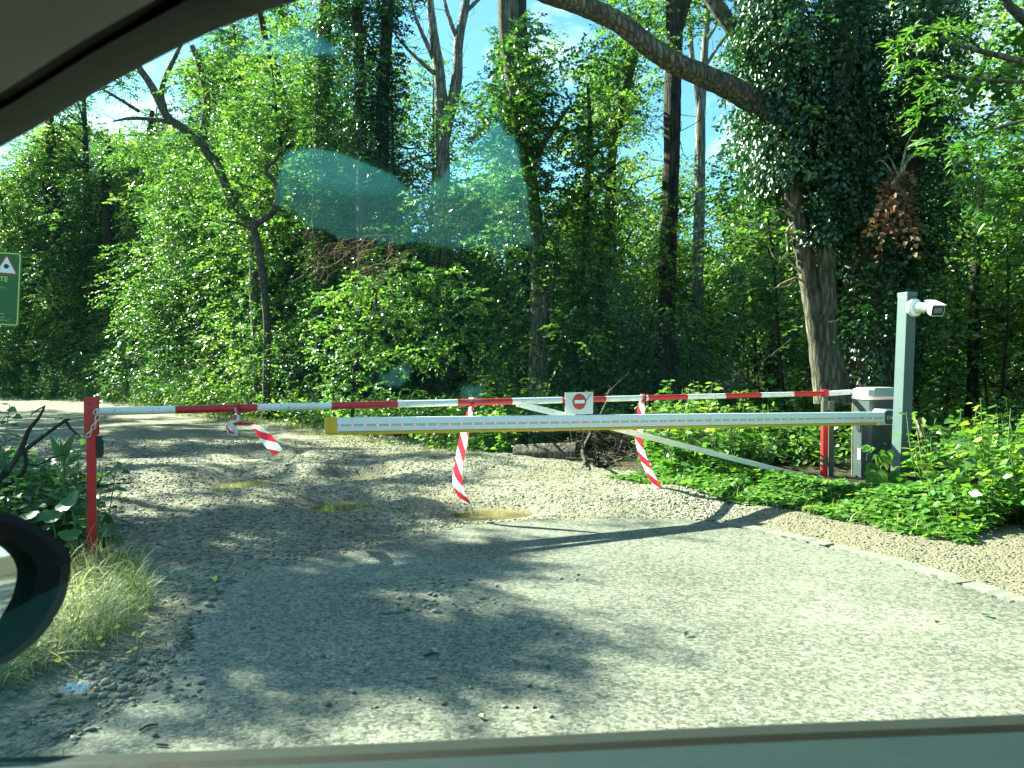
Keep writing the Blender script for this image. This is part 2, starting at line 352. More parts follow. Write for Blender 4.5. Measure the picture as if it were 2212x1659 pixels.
# gravel / dirt sheets
def gravel_mat(name, c, dirt, scale=24, dirtiness=0.5):
    m, N, Lk, bs = mat(name)
    t = N.new('ShaderNodeTexCoord')
    v = N.new('ShaderNodeTexVoronoi'); v.inputs['Scale'].default_value = scale; Lk.new(t.outputs['Object'], v.inputs['Vector'])
    vd = N.new('ShaderNodeTexVoronoi'); vd.inputs['Scale'].default_value = scale * 2.3; Lk.new(t.outputs['Object'], vd.inputs['Vector'])
    s = N.new('ShaderNodeSeparateColor'); Lk.new(v.outputs['Color'], s.inputs[0])
    r = ramp(N, [(0, [q * 0.5 for q in c]), (0.5, c), (1, [min(0.75, q * 1.45) for q in c])]); Lk.new(s.outputs[0], r.inputs['Fac'])
    n1 = noise(N, Lk, 0.9, 6, 0.6, vec=t.outputs['Object'])
    r2 = ramp(N, [(dirtiness - 0.1, (0, 0, 0)), (dirtiness + 0.12, (1, 1, 1))])
    sx = N.new('ShaderNodeSeparateXYZ'); Lk.new(t.outputs['Object'], sx.inputs[0]); mrx = N.new('ShaderNodeMapRange')   # the right-hand shoulder is mostly bare dirt
    mrx.inputs['From Min'].default_value = 1.7; mrx.inputs['From Max'].default_value = 2.7; mrx.inputs['To Max'].default_value = 0.30; Lk.new(sx.outputs[0], mrx.inputs['Value'])
    adx = node(N, 'ShaderNodeMath', operation='ADD'); Lk.new(n1.outputs['Fac'], adx.inputs[0]); Lk.new(mrx.outputs[0], adx.inputs[1]); Lk.new(adx.outputs[0], r2.inputs['Fac'])
    mm = node(N, 'ShaderNodeMath', operation='MULTIPLY'); mm.inputs[1].default_value = 0.75; Lk.new(r2.outputs[0], mm.inputs[0])
    mx = N.new('ShaderNodeMixRGB'); mx.inputs[2].default_value = (*dirt, 1); Lk.new(mm.outputs[0], mx.inputs[0]); Lk.new(r.outputs[0], mx.inputs[1])
    Lk.new(mx.outputs[0], bs.inputs['Base Color']); bs.inputs['Roughness'].default_value = 0.9; bs.inputs['Specular IOR Level'].default_value = 0.2
    ad = node(N, 'ShaderNodeMath', operation='ADD'); Lk.new(v.outputs['Distance'], ad.inputs[0]); Lk.new(vd.outputs['Distance'], ad.inputs[1])
    lo = node(N, 'ShaderNodeMath', operation='MULTIPLY_ADD'); lo.inputs[1].default_value = 0.85; lo.inputs[2].default_value = -1.0; Lk.new(mm.outputs[0], lo.inputs[0])   # packed dirt is smoother than stones
    iv = node(N, 'ShaderNodeMath', operation='MULTIPLY'); Lk.new(lo.outputs[0], iv.inputs[1]); Lk.new(ad.outputs[0], iv.inputs[0])
    bump(N, Lk, bs, iv.outputs[0], 0.8, 0.03)
    return m
M['gravel'] = gravel_mat('gravel', (0.225, 0.207, 0.16), (0.15, 0.12, 0.076), 26, 0.54)
M['soil'] = gravel_mat('leaf_litter', (0.055, 0.045, 0.028), (0.035, 0.03, 0.018), 18, 0.5)
M['concrete'] = paint('concrete_edging', (0.185, 0.18, 0.155), 0.85, (0.16, 0.15, 0.12), 0.75, (0.2, 0.2, 0.18), spec=0.2)
def stone_mat():
    m, N, Lk, bs = mat('pebble')
    a = node(N, 'ShaderNodeAttribute', attribute_name='tint'); oi = N.new('ShaderNodeObjectInfo')
    ad = node(N, 'ShaderNodeMath', operation='MULTIPLY_ADD'); ad.inputs[1].default_value = 0.4; ad.inputs[2].default_value = -0.2; Lk.new(oi.outputs['Random'], ad.inputs[0])
    su = node(N, 'ShaderNodeMath', operation='ADD'); su.use_clamp = True; Lk.new(a.outputs['Fac'], su.inputs[0]); Lk.new(ad.outputs[0], su.inputs[1])
    r = ramp(N, [(0, (0.085, 0.081, 0.067)), (0.4, (0.17, 0.158, 0.126)), (0.8, (0.265, 0.25, 0.205)), (1, (0.40, 0.38, 0.32))]); Lk.new(su.outputs[0], r.inputs['Fac'])
    Lk.new(r.outputs[0], bs.inputs['Base Color']); bs.inputs['Roughness'].default_value = 0.8; bs.inputs['Specular IOR Level'].default_value = 0.25
    n = noise(N, Lk, 60, 4, 0.6); bump(N, Lk, bs, n.outputs['Fac'], 0.3, 0.004)
    return m
M['stone'] = stone_mat()
m, N, Lk, bs = mat('muddy_water'); n1 = noise(N, Lk, 3, 4, 0.6)
r = ramp(N, [(0.35, (0.11, 0.080, 0.034)), (0.65, (0.20, 0.16, 0.085))]); Lk.new(n1.outputs['Fac'], r.inputs['Fac']); Lk.new(r.outputs[0], bs.inputs['Base Color'])
bs.inputs['Roughness'].default_value = 0.06; bs.inputs['Specular IOR Level'].default_value = 0.5
n2 = noise(N, Lk, 9, 2, 0.5); bump(N, Lk, bs, n2.outputs['Fac'], 0.06, 0.01)
M['water'] = m
m, N, Lk, bs = mat('clear_film'); bs.inputs['Base Color'].default_value = (0.75, 0.78, 0.8, 1); bs.inputs['Roughness'].default_value = 0.12; bs.inputs['Alpha'].default_value = 0.75
M['film'] = m
M['petal'] = simple('yellow_petal', (0.75, 0.55, 0.02), 0.6)
M['stem'] = simple('green_stem', (0.07, 0.13, 0.03), 0.6)
M['twig'] = simple('brown_twig', (0.06, 0.045, 0.032), 0.85, 0, 0.2)

# ------------------------------------------------------------------ terrain
def vnoise(x, y, seed=0):
    """smooth value noise, vectorised"""
    xi = np.floor(x).astype(np.int64); yi = np.floor(y).astype(np.int64); fx = x - xi; fy = y - yi
    def h(a, b):
        n = (a * 374761393 + b * 668265263 + seed * 1274126177) & 0x7fffffff
        n = ((n ^ (n >> 13)) * 1274126177) & 0x7fffffff
        return ((n ^ (n >> 16)) & 0xffff) / 65535.0
    u = fx * fx * (3 - 2 * fx); v = fy * fy * (3 - 2 * fy)
    return (h(xi, yi) * (1 - u) + h(xi + 1, yi) * u) * (1 - v) + (h(xi, yi + 1) * (1 - u) + h(xi + 1, yi + 1) * u) * v - 0.5
def sstep(a, b, x):
    t = np.clip((x - a) / (b - a), 0, 1); return t * t * (3 - 2 * t)
def poly_dist(x, y, poly):
    """signed distance to a polygon, positive inside"""
    x = np.asarray(x, float); y = np.asarray(y, float)
    best = np.full(x.shape, 1e9); ins = np.zeros(x.shape, bool)
    for i in range(len(poly)):
        ax, ay = poly[i]; bx, by = poly[(i + 1) % len(poly)]
        ex, ey = bx - ax, by - ay; q = np.clip(((x - ax) * ex + (y - ay) * ey) / (ex * ex + ey * ey + 1e-12), 0, 1)
        best = np.minimum(best, (x - ax - q * ex) ** 2 + (y - ay - q * ey) ** 2)
        c = ((ay > y) != (by > y)) & (x < (bx - ax) * (y - ay) / (by - ay + 1e-12) + ax)
        ins ^= c
    d = np.sqrt(best); return np.where(ins, d, -d)
ragged = [(30, 1659), (200, 1572), (330, 1482), (400, 1385), (440, 1300), (520, 1243), (640, 1212), (800, 1182), (900, 1156), (1000, 1136), (1080, 1126),
          (1160, 1121), (1330, 1118), (1480, 1120), (1560, 1128)]
kerb_px = [(1560, 1131), (1650, 1152), (1780, 1181), (1900, 1212), (2050, 1256), (2212, 1306)]
A = [(G(*p).x, G(*p).y) for p in ragged]
K = [(G(*p).x, G(*p).y) for p in kerb_px]
K += [(3.7, 3.05), (5.2, 2.35), (8, 2.0), (14, 1.8), (40, 1.6)]
asph = [(-120, -195), (-60, -8), (-9, -5), (-4.5, 0.8)] + A + K[1:] + [(120, -195)]  # wide asphalt behind the car is unseen, added to brighten the pane's reflection

PUD = [(530, 1047, 66, 13), (752, 1094, 72, 13), (1065, 1113, 92, 14), (352, 992, 36, 5), (775, 1037, 60, 6), (590, 996, 46, 4)]
pud = []
for a, b, c, d in PUD:
    g = G(a, b, -0.05); pud.append((g.x, g.y, c / F * g.y, d / (F * HC / g.y ** 2)))
BUMPS = [(660, 1022, 0.5, 0.11), (880, 1010, 0.55, 0.08), (470, 1075, 0.7, 0.07), (1250, 1075, 0.8, 0.08), (1480, 1085, 0.7, 0.09), (1010, 1010, 0.9, 0.10),
         (700, 985, 0.9, 0.10), (1650, 1120, 0.5, 0.05), (330, 1030, 0.8, 0.06), (880, 1100, 0.4, 0.05), (300, 940, 1.5, 0.1)]
bm_ = [(*G(a, b)[:2], c, d) for a, b, c, d in BUMPS]
def gravel_h(x, y):
    x = np.asarray(x, float); y = np.asarray(y, float)
    z = 0.07 * vnoise(x * 0.7, y * 0.7, 3) + 0.04 * vnoise(x * 1.9, y * 1.9, 5) + 0.018 * vnoise(x * 6, y * 6, 7)
    for bx, by, r, a in bm_: z += a * np.exp(-(((x - bx) ** 2 + (y - by) ** 2) / (r * r)))
    for ux, uy, rx, ry in pud:
        q = np.sqrt(((x - ux) / rx) ** 2 + ((y - uy) / ry) ** 2) + 0.25 * vnoise(x * 5, y * 5, 11)
        w_ = 1 - sstep(0.9, 2.0, q)
        z = z * (1 - w_) + (-0.052) * w_
        w2 = 1 - sstep(0.3, 1.2, q); z = z - 0.045 * w2
    d = edge_d(x, y)
    z = np.where(d > -1.2, z + 0.06 * sstep(-1.2, 0.3, d), z)
    pd = poly_dist(x, y, asph)
    k = 1 - sstep(0.0, 0.8, -pd)
    z = np.where(pd > 0, -0.06, z * (1 - k) + (z * 0.25 - 0.012) * k)
    return z
def ground_h(x, y):
    x = np.asarray(x, float); y = np.asarray(y, float)
    d = edge_d(x, y)
    road = sstep(-0.3, 0.35, -d + 0.25 * vnoise(x * 1.3, y * 1.3, 21)) * (1 - sstep(5.4, 6.0, -d) * (1 - sstep(-2.5, -1.6, x)))
    road = np.maximum(road, sstep(-0.15, 0.3, poly_dist(x, y, asph)))
    bank = 0.08 + 0.12 * vnoise(x * 0.5, y * 0.5, 31) + 0.05 * vnoise(x * 2, y * 2, 33)
    far = sstep(30, 120, np.hypot(x, y))
    return bank * (1 - road) * (1 - 0.5 * far) - 0.32 * road
def ticks(*segs):
    out = []
    for a, b, st in segs: out += list(np.arange(a, b, st))
    return np.array(out + [segs[-1][1]])
def grid_sheet(name, xs, ys, hf, mat_, keep=None):
    X, Y = np.meshgrid(xs, ys); Z = hf(X.ravel(), Y.ravel())
    V = np.stack([X.ravel(), Y.ravel(), Z], 1); nx, ny = len(xs), len(ys)
    i = np.arange((ny - 1) * nx).reshape(ny - 1, nx)[:, :-1].ravel()
    Fc = np.stack([i, i + 1, i + nx + 1, i + nx], 1)
    if keep is not None:
        c = V[Fc].mean(1); Fc = Fc[keep(c[:, 0], c[:, 1])]
    o = link(name, mesh_np(name, V, Fc), mat_, smooth=True)
    return tag(o, kind='structure')
grid_sheet('ground', ticks((-600, -60, 30), (-60, -36, 3), (-36, 14, 0.3), (14, 50, 3), (50, 600, 30)),
           ticks((-200, -8, 12), (-8, 40, 0.3), (40, 80, 2), (80, 900, 40)), ground_h, M['soil'])
def keep_gravel(x, y):
    d = edge_d(x, y); wob = 0.5 * vnoise(x * 1.1, y * 1.1, 41) + 0.25 * vnoise(x * 4, y * 4, 43)
    left_ok = (d > -5.15 + wob) | (x > -2.35 + wob * 0.6)
    return (d < 0.30 + wob) & left_ok & (poly_dist(x, y, asph) < 0.35)
grid_sheet('gravel_road', ticks((-34, -8, 0.22), (-8, -5, 0.1), (-5, 4.5, 0.045), (4.5, 9, 0.12)), ticks((2.4, 10, 0.045), (10, 15, 0.1), (15, 38, 0.22)),
           gravel_h, M['gravel'], keep_gravel)
for ux, uy, rx, ry in pud:
    b = MB(); n = 28
    b.add([(ux + 1.7 * rx * math.cos(2 * math.pi * i / n), uy + 1.7 * ry * math.sin(2 * math.pi * i / n), -0.052) for i in range(n)], [tuple(range(n))])
    tag(b.build('puddle', M['water']), kind='structure')
# asphalt slab with a broken edge towards the gravel
rng = np.random.default_rng(5)
def resample(pts, st):
    out = []
    for (ax, ay), (bx, by) in zip(pts[:-1], pts[1:]):
        n = max(1, int(math.hypot(bx - ax, by - ay) / st))
        out += [(ax + (bx - ax) * i / n, ay + (by - ay) * i / n) for i in range(n)]
    return out + [pts[-1]]
Ar = resample(A, 0.035)
Ar = [(x + 0.06 * float(vnoise(np.array(x * 9), np.array(y * 9), 2)) + 0.02 * rng.normal(), y + 0.10 * float(vnoise(np.array(x * 5), np.array(y * 5), 9)) + 0.012 * rng.normal()) for x, y in Ar]
Kr = resample(K, 0.3)
b = MB(); b.prism([(x, y, -0.09) for x, y in [(-120, -195), (-60, -8), (-9, -5), (-4.5, 0.8)] + Ar + Kr[1:] + [(120, -195)]], (0, 0, 0.09))
tag(b.build('asphalt_road', M['asphalt']), kind='structure')
b = MB(); Kl = resample(K, 0.04)
acc = 0; seg = []
def kerb_piece(pts):
    if len(pts) < 3: return
    secs = []
    for i, p in enumerate(pts):
        q0 = pts[max(i - 1, 0)]; q1 = pts[min(i + 1, len(pts) - 1)]
        t = Vector((q1[0] - q0[0], q1[1] - q0[1], 0)).normalized(); n_ = Vector((-t.y, t.x, 0))
        o = Vector((p[0], p[1], 0)) + n_ * (0.006 + 0.006 * rng.normal())
        wd = 0.12 + 0.012 * rng.normal(); z = 0.012 + 0.003 * rng.normal()
        secs.append([o + Vector((0, 0, -0.1)), o + n_ * wd + Vector((0, 0, -0.1)), o + n_ * wd + Vector((0, 0, z)), o + Vector((0, 0, z))])
    b.loft(secs)
for p in Kl:
    seg.append(p)
    if len(seg) > 24: kerb_piece(seg[:-1]); seg = [p]
kerb_piece(seg)
tag(b.build('kerb', M['concrete']), kind='structure')

# ------------------------------------------------------------------ stones
def ico(sub=1):
    bm = bmesh.new(); bmesh.ops.create_icosphere(bm, subdivisions=sub, radius=1.0)
    V = np.array([v.co[:] for v in bm.verts]); Fc = np.array([[v.index for v in f.verts] for f in bm.faces]); bm.free()
    return V, Fc
IV, IF = ico(1)
def stone_cloud(rng, pos, size, flat=0.55):
    n = len(pos)
    lump = 1 + 0.28 * rng.normal(size=(n, len(IV), 1)).clip(-1, 1)
    sc_ = np.stack([size * rng.uniform(0.8, 1.3, n), size * rng.uniform(0.6, 0.9, n), size * flat * rng.uniform(0.6, 1.2, n)], 1)
    V = IV[None] * lump * sc_[:, None]
    a = rng.uniform(0, 2 * np.pi, n); c, s = np.cos(a)[:, None], np.sin(a)[:, None]
    V = np.stack([V[..., 0] * c - V[..., 1] * s, V[..., 0] * s + V[..., 1] * c, V[..., 2]], -1) + pos[:, None]
    Fc = (IF[None] + (np.arange(n) * len(IV))[:, None, None]).reshape(-1, 3)
    return V.reshape(-1, 3), Fc, np.repeat(rng.uniform(0, 1, n), len(IV))
rng = np.random.default_rng(11)
n = 60000
yy = 2.6 + 10.5 * rng.uniform(0, 1, n) ** 1.25; xx = rng.uniform(-0.72, 0.72, n) * (yy + 0.8)
pdd = poly_dist(xx, yy, asph); dd = edge_d(xx, yy)
ok = keep_gravel(xx, yy) & (pdd < 0.04) & (rng.uniform(0, 1, n) < 0.35 + 1.3 * (vnoise(xx * 1.1, yy * 1.1, 77) + 0.35)) & (yy < 13) & (rng.uniform(0, 1, n) < np.where(xx > 1.8, 0.30, 1.0) * np.where((xx < -1.6) & (yy < 4.4), 0.5, 1.0))
for ux, uy, rx, ry in pud: ok &= (((xx - ux) / rx) ** 2 + ((yy - uy) / ry) ** 2) > 1.1
xx, yy = xx[ok], yy[ok]
size = (0.0065 + 0.016 * rng.beta(1.3, 5, len(xx))) * (0.75 + yy / 16)
pos = np.stack([xx, yy, np.where(poly_dist(xx, yy, asph) > 0, 0.0, gravel_h(xx, yy)) + size * 0.15], 1)
V, Fc, at = stone_cloud(rng, pos, size)
tag(link('gravel', mesh_np('gravel', V, Fc, at), M['stone'], smooth=True), 'loose pale gravel scattered over the rutted unpaved road', 'gravel', kind='stuff')
# loose stones one can count on the asphalt and its verge
protos = []
for i in range(6):
    V, Fc, at = stone_cloud(rng, np.zeros((1, 3)), np.ones(1), 0.6)
    protos.append(mesh_np('loose_stone', V, Fc, np.full(len(V), rng.uniform(0.2, 0.9))))
def stones(px_list, label, group):
    for px, py, s in px_list:
        g = G(px, py); inside = poly_dist(np.array([g.x]), np.array([g.y]), asph)[0] > 0
        z = 0.0 if inside else float(gravel_h(np.array([g.x]), np.array([g.y]))[0])
        o = link('loose_stone', protos[int(rng.integers(6))], M['stone'], smooth=True)
        o.location = (g.x, g.y, z + s * 0.3); o.scale = (s, s, s); o.rotation_euler = (0, 0, rng.uniform(0, 6.28))
        tag(o, label, 'stone', group)
onroad = [(rng.uniform(480, 1250), rng.uniform(1210, 1530), 0.006 + 0.017 * rng.beta(1.1, 5)) for _ in range(110)]
onroad += [(rng.uniform(780, 1040), rng.uniform(1250, 1330), 0.008 + 0.012 * rng.random()) for _ in range(60)]
onroad += [(855, 1322, 0.03), (880, 1318, 0.025), (922, 1413, 0.028), (940, 1410, 0.022), (698, 1420, 0.02), (1090, 1528, 0.012), (700, 1180, .02), (1152, 1528, 0.011), (1190, 1548, 0.012), (480, 1232, 0.02)]
stones(onroad, 'small loose stone lying on the worn asphalt', 'loose stones on the asphalt')
verge = [(rng.uniform(190, 440), rng.uniform(1400, 1520), 0.008 + 0.016 * rng.beta(1.3, 3)) for _ in range(90)]
verge += [(150, 1555, 0.022), (335, 1590, 0.017), (265, 1478, 0.026), (228, 1466, 0.022), (205, 1472, 0.016), (300, 1462, 0.018), (450, 1310, 0.028), (460, 1296, 0.028), (420, 1275, 0.03), (530, 1286, .03)]
verge += [(rng.uniform(0, 200), rng.uniform(1490, 1600), 0.008 + 0.02 * rng.beta(1.3, 4)) for _ in range(30)]
stones(verge, 'pale stone in the dirt verge between grass tuft and asphalt', 'stones in the dirt verge')

# ------------------------------------------------------------------ foliage kit
UP = np.array([0, 0, 1.0])
LEAF = {  # outline verts (x side, y along, z), faces
    'rhomb': (np.array([(0, 0, 0), (0.31, 0.45, 0.07), (0, 1, -0.08), (-0.31, 0.45, 0.07)]), np.array([(0, 1, 2), (0, 2, 3)])),
    'lance': (np.array([(0, 0, 0), (0.15, 0.4, 0.05), (0, 1, -0.12), (-0.15, 0.4, 0.05)]), np.array([(0, 1, 2), (0, 2, 3)])),
    'oval': (np.array([(0, 0, 0), (0.24, 0.18, 0.05), (0.33, 0.48, 0.06), (0.17, 0.8, 0.0), (0, 1.0, -0.1), (-0.17, 0.8, 0.0), (-0.33, 0.48, 0.06), (-0.24, 0.18, 0.05)]),
             np.array([(0, 1, 2, 3, 4), (0, 4, 5, 6, 7)])),
    'heart': (np.array([(0, 0, 0), (0.40, -0.08, 0.05), (0.48, 0.35, 0.07), (0.24, 0.75, 0.02), (0, 1.0, -0.12), (-0.24, 0.75, 0.02), (-0.48, 0.35, 0.07), (-0.40, -0.08, 0.05)]),
              np.array([(0, 1, 2, 3, 4), (0, 4, 5, 6, 7)])),
}
def nrm(a): return a / (np.linalg.norm(a, axis=-1, keepdims=True) + 1e-9)
class Leaves:
    def __init__(s, kind='rhomb'): s.kind = kind; s.p = []; s.t = []; s.n = []; s.s = []; s.c = []
    def add(s, p, t, n, size, tint):
        s.p.append(p); s.t.append(nrm(t)); s.n.append(n); s.s.append(np.broadcast_to(size, len(p))); s.c.append(np.broadcast_to(tint, len(p)))
    def count(s): return sum(len(q) for q in s.p)
    def arrays(s):
        p = np.concatenate(s.p); t = np.concatenate(s.t); n = np.concatenate(s.n); sz = np.concatenate(s.s); c = np.concatenate(s.c)
        n = nrm(n - t * (n * t).sum(-1, keepdims=True)); b = np.cross(t, n)
        T, Fc = LEAF[s.kind]
        V = p[:, None] + sz[:, None, None] * (T[None, :, 0:1] * b[:, None] + T[None, :, 1:2] * t[:, None] + T[None, :, 2:3] * n[:, None])
        Fo = (Fc[None] + (np.arange(len(p)) * len(T))[:, None, None]).reshape(-1, Fc.shape[1])
        return V.reshape(-1, 3), Fo, np.repeat(c, len(T))
    def mesh(s, name): return mesh_np(name, *s.arrays())
def sprays(rng, L_, C, D, length, n, size, droop=0.3, flat=0.45, tint=0.4, tvar=0.25, fold=0.8):
    """twigs at C heading along D, each with n leaves held out to its two sides"""
    N_ = len(C); D = nrm(D); length = np.broadcast_to(length, N_)[:, None, None]
    u = np.linspace(0.12, 1, n)[None, :, None]
    pos = C[:, None] + D[:, None] * length * u - UP * (droop * length * u * u)
    S = nrm(np.cross(D, UP) + 1e-4)
    side = np.where(np.arange(n) % 2 == 0, 1.0, -1.0)[None, :, None]
    side = np.where(np.arange(n)[None, :, None] == n - 1, side * 0.15, side)
    t = D[:, None] * 0.55 + S[:, None] * side * fold + rng.normal(size=(N_, n, 3)) * 0.30 - UP * 0.12
    tilt = rng.normal(size=(N_, 1, 3)) * flat * 0.7
    nn = UP + tilt + rng.normal(size=(N_, n, 3)) * flat
    sz = size * rng.uniform(0.65, 1.2, (N_, n))
    ti = np.clip(tint + tvar * rng.normal(size=(N_, 1)) * 0.7 + tvar * 0.6 * rng.normal(size=(N_, n)), 0, 1)
    L_.add(pos.reshape(-1, 3), t.reshape(-1, 3), nn.reshape(-1, 3), sz.ravel(), ti.ravel())
def ball(rng, n):
    return nrm(rng.normal(size=(n, 3)))
def clump(rng, L_, c, r, n, size=0.09, per=9, squash=0.7, shell=0.45, length=None, **k):
    """an airy ball of sprays; most start in the outer part and head outwards"""
    dirs = ball(rng, n); rad = r * (shell + (1 - shell) * rng.uniform(0, 1, n)) * 0.8
    C = np.asarray(c) + dirs * rad[:, None] * np.array([1, 1, squash])
    D = dirs * np.array([1, 1, 0.45]) + rng.normal(size=(n, 3)) * np.array([0.5, 0.5, 0.25])
    sprays(rng, L_, C, D, (length or 0.35 * r + 0.15) * rng.uniform(0.6, 1.2, n), per, size, **k)
def crom(pts, n=6):
    pts = [np.asarray(p, float) for p in pts]; out = []
    q = [2 * pts[0] - pts[1]] + pts + [2 * pts[-1] - pts[-2]]
    for i in range(len(pts) - 1):
        a, b_, c, d = q[i:i + 4]
        for j in range(n):
            t = j / n; out.append(0.5 * ((2 * b_) + (c - a) * t + (2 * a - 5 * b_ + 4 * c - d) * t * t + (3 * b_ - a - 3 * c + d) * t ** 3))
    out.append(pts[-1]); return np.array(out)
class Wood:
    """round tapered limbs with knobbly sides, one mesh"""
    def __init__(s): s.V = []; s.F = []; s.n = 0
    def limb(s, pts, radii, sides=9, n=6, rough=0.10, rng=None, smoothed=True):
        path = crom(pts, n) if smoothed and len(pts) > 1 else np.array(pts, float)
        rr = np.interp(np.linspace(0, 1, len(path)), np.linspace(0, 1, len(radii)), radii)
        rng = rng or np.random.default_rng(1)
        tan = nrm(np.gradient(path, axis=0)); up = np.array([0, 0, 1.0]) if abs(tan[0][2]) < 0.9 else np.array([1.0, 0, 0])
        an = np.arange(sides) * 2 * np.pi / sides; lob = 1 + rough * rng.normal(size=(1, sides))
        rings = []
        for i, p in enumerate(path):
            a = np.cross(tan[i], up); a /= np.linalg.norm(a) + 1e-9; up = np.cross(a, tan[i])
            ra = rr[i] * (lob[0] + 0.5 * rough * rng.normal(size=sides))
            rings.append(p + (np.cos(an) * ra)[:, None] * a + (np.sin(an) * ra)[:, None] * up)
        V = np.concatenate(rings); m_ = len(path)
        i = np.arange((m_ - 1) * sides); j = (i // sides) * sides + (i + 1) % sides
        s.F.append(np.stack([i, j, j + sides, i + sides], 1) + s.n); s.V.append(V); s.n += len(V)
        return path
    def mesh(s, name): return mesh_np(name, np.concatenate(s.V), np.concatenate(s.F))
    def twigs(s, rng, C, D, length, r=0.006):
        for c, d, l in zip(C, nrm(D), np.broadcast_to(length, len(C))):
            s.limb([c, c + d * l * 0.5 + rng.normal(size=3) * 0.03 * l, c + d * l + rng.normal(size=3) * 0.06 * l], [r, r * 0.7, r * 0.3], 3, 2, 0, rng)

def make_tree(name, label, cat, base, height, r0, seed, crown_from=0.45, spread=2.0, clumps=26, per_clump=26, leaf=0.10, mat_leaf='leaf', mat_wood='bark_dark',
              lean=(0, 0), group=None, tint=0.4, limb_up=0.5, crown_name='crown', wood_name='trunk', stems=1, squash=0.7, cr=(0.55, 1.0), droop=0.35, kind='rhomb'):
    rng = np.random.default_rng(seed); base = np.array([*base], float)
    root = thing(name, label, cat, base, 0, group); W = Wood(); Lf = Leaves(kind)
    paths = []
    for k in range(stems):
        a = rng.uniform(0, 6.28); off = np.array([math.cos(a), math.sin(a), 0]) * (0.0 if stems == 1 else 0.2)
        fan = np.array([math.cos(a), math.sin(a), 0]) * (0 if stems == 1 else spread * 0.45)
        pts = [base + off * 0.4 + np.array([0, 0, -0.25])]
        for q in (0.3, 0.6, 1.0):
            pts.append(base + off + fan * q + np.array([lean[0] * q + 0.12 * height * 0.15 * rng.normal(), lean[1] * q + 0.12 * height * 0.15 * rng.normal(), height * q * 0.92]))
        rs = r0 / (1 if stems == 1 else 1.5)
        paths.append(W.limb(pts, [rs * 1.25, rs, rs * 0.75, rs * 0.25], 9, 7, 0.07, rng))
    for i in range(clumps):
        pth = paths[i % len(paths)]
        q = crown_from + (1 - crown_from) * (i + rng.uniform(0, 1)) / clumps
        p0 = pth[min(len(pth) - 1, int(q * (len(pth) - 1)))]
        a = rng.uniform(0, 6.28); shape = math.sin(math.pi * min(1, (q - crown_from) / (1 - crown_from) * 0.75 + 0.25)) ** 0.7
        rad = spread * shape * rng.uniform(0.35, 1.05)
        c = p0 + np.array([math.cos(a) * rad, math.sin(a) * rad, limb_up * rad * rng.uniform(0.3, 1.2)])
        W.limb([p0 - np.array([0, 0, 0.2 * rad]), (p0 + c) / 2 + rng.normal(size=3) * 0.12 * rad, c], [r0 * 0.35, r0 * 0.2, r0 * 0.06], 5, 4, 0.08, rng)
        W.twigs(rng, np.repeat(c[None], 2, 0) + rng.normal(size=(2, 3)) * 0.25, ball(rng, 2) * np.array([1, 1, 0.6]), rng.uniform(0.4, 1.2, 2), 0.009)
        r = rng.uniform(*cr)
        clump(rng, Lf, c, r, int(per_clump * r * r / 0.6) + 6, leaf, squash=squash, tint=float(np.clip(tint + 0.14 * rng.normal(), 0.05, 0.95)), droop=droop)
    link(wood_name, W.mesh(wood_name), M[mat_wood], root, True)
    link(crown_name, Lf.mesh(crown_name), M[mat_leaf], root)
    return root
def put(proto, used, x, y, rz, s=1.0, label=None):
    """the first call moves the prototype itself, later calls copy it with its parts"""
    o = proto if proto.name not in used else copy_tree(proto)
    used.add(proto.name)
    o.location = (x, y, float(ground_h(np.array([x]), np.array([y]))[0]) - 0.03); o.rotation_euler = (0, 0, rz); o.scale = (s, s, s)
    if label: o['label'] = label
    return o

# ------------------------------------------------------------------ hand-operated swing barrier
def barY(px): x = (px - 1106) / F; return 6.70 / (1 - 0.501 * x)
def barP(px, py, off=0.0): return P(px, py, barY(px) + off)
BD = (barP(1700, 852) - barP(300, 888)).normalized()                 # along the bar
BN = Vector((BD.y, -BD.x, 0)).normalized()                            # towards the car
ZUP = Vector((0, 0, 1))
bar_a, bar_b = barP(213, 889), barP(1782, 850)
def bar_at(px):
    """a point of the bar's axis at picture column px"""
    q = barP(px, 880); k = (Vector((q.x, q.y)) - Vector((bar_a.x, bar_a.y))).length / (Vector((bar_b.x, bar_b.y)) - Vector((bar_a.x, bar_a.y))).length
    return bar_a.lerp(bar_b, k)
sb = thing('swing_barrier', 'long red and white banded steel bar with a diagonal white brace on a hinge pipe', 'barrier', (bar_b.x, bar_b.y, 0))
cuts = [213, 378, 555, 715, 858, 987, 1105, 1212, 1307, 1398, 1483, 1565, 1642, 1712, 1782]
b = MB(); R_ = 0.0285
for i, (c0, c1) in enumerate(zip(cuts[:-1], cuts[1:])):
    p0, p1 = bar_at(c0), bar_at(c1); n = 4
    b.tube([p0.lerp(p1, j / n) for j in range(n + 1)], R_ if i < 7 else R_ * 0.93, 14, i % 2, caps=(i in (0, 13)))
b.build('bar', [M['white'], M['red']], sb, smooth=True)
tail0, tail1 = bar_at(1782) + BD * 0.03, P(1838, 846.5, 8.55)
b = MB(); b.frame_box(tail0 - ZUP * 0.028 - BN * 0.025, tail1 - tail0, BN * 0.05, ZUP * 0.052); b.build('counterweight_arm', M['white'], sb, bevel=0.004)
br0, br1 = bar_at(1118) - ZUP * 0.02, barP(1781, 1041)
b = MB(); dv_ = (br1 - br0); nb = dv_.normalized().cross(BN).normalized()
b.frame_box(br0 - nb * 0.027 - BN * 0.018, dv_, nb * 0.054, BN * 0.036); b.build('brace', M['white'], sb, bevel=0.004)
hx, hy = bar_b.x, bar_b.y
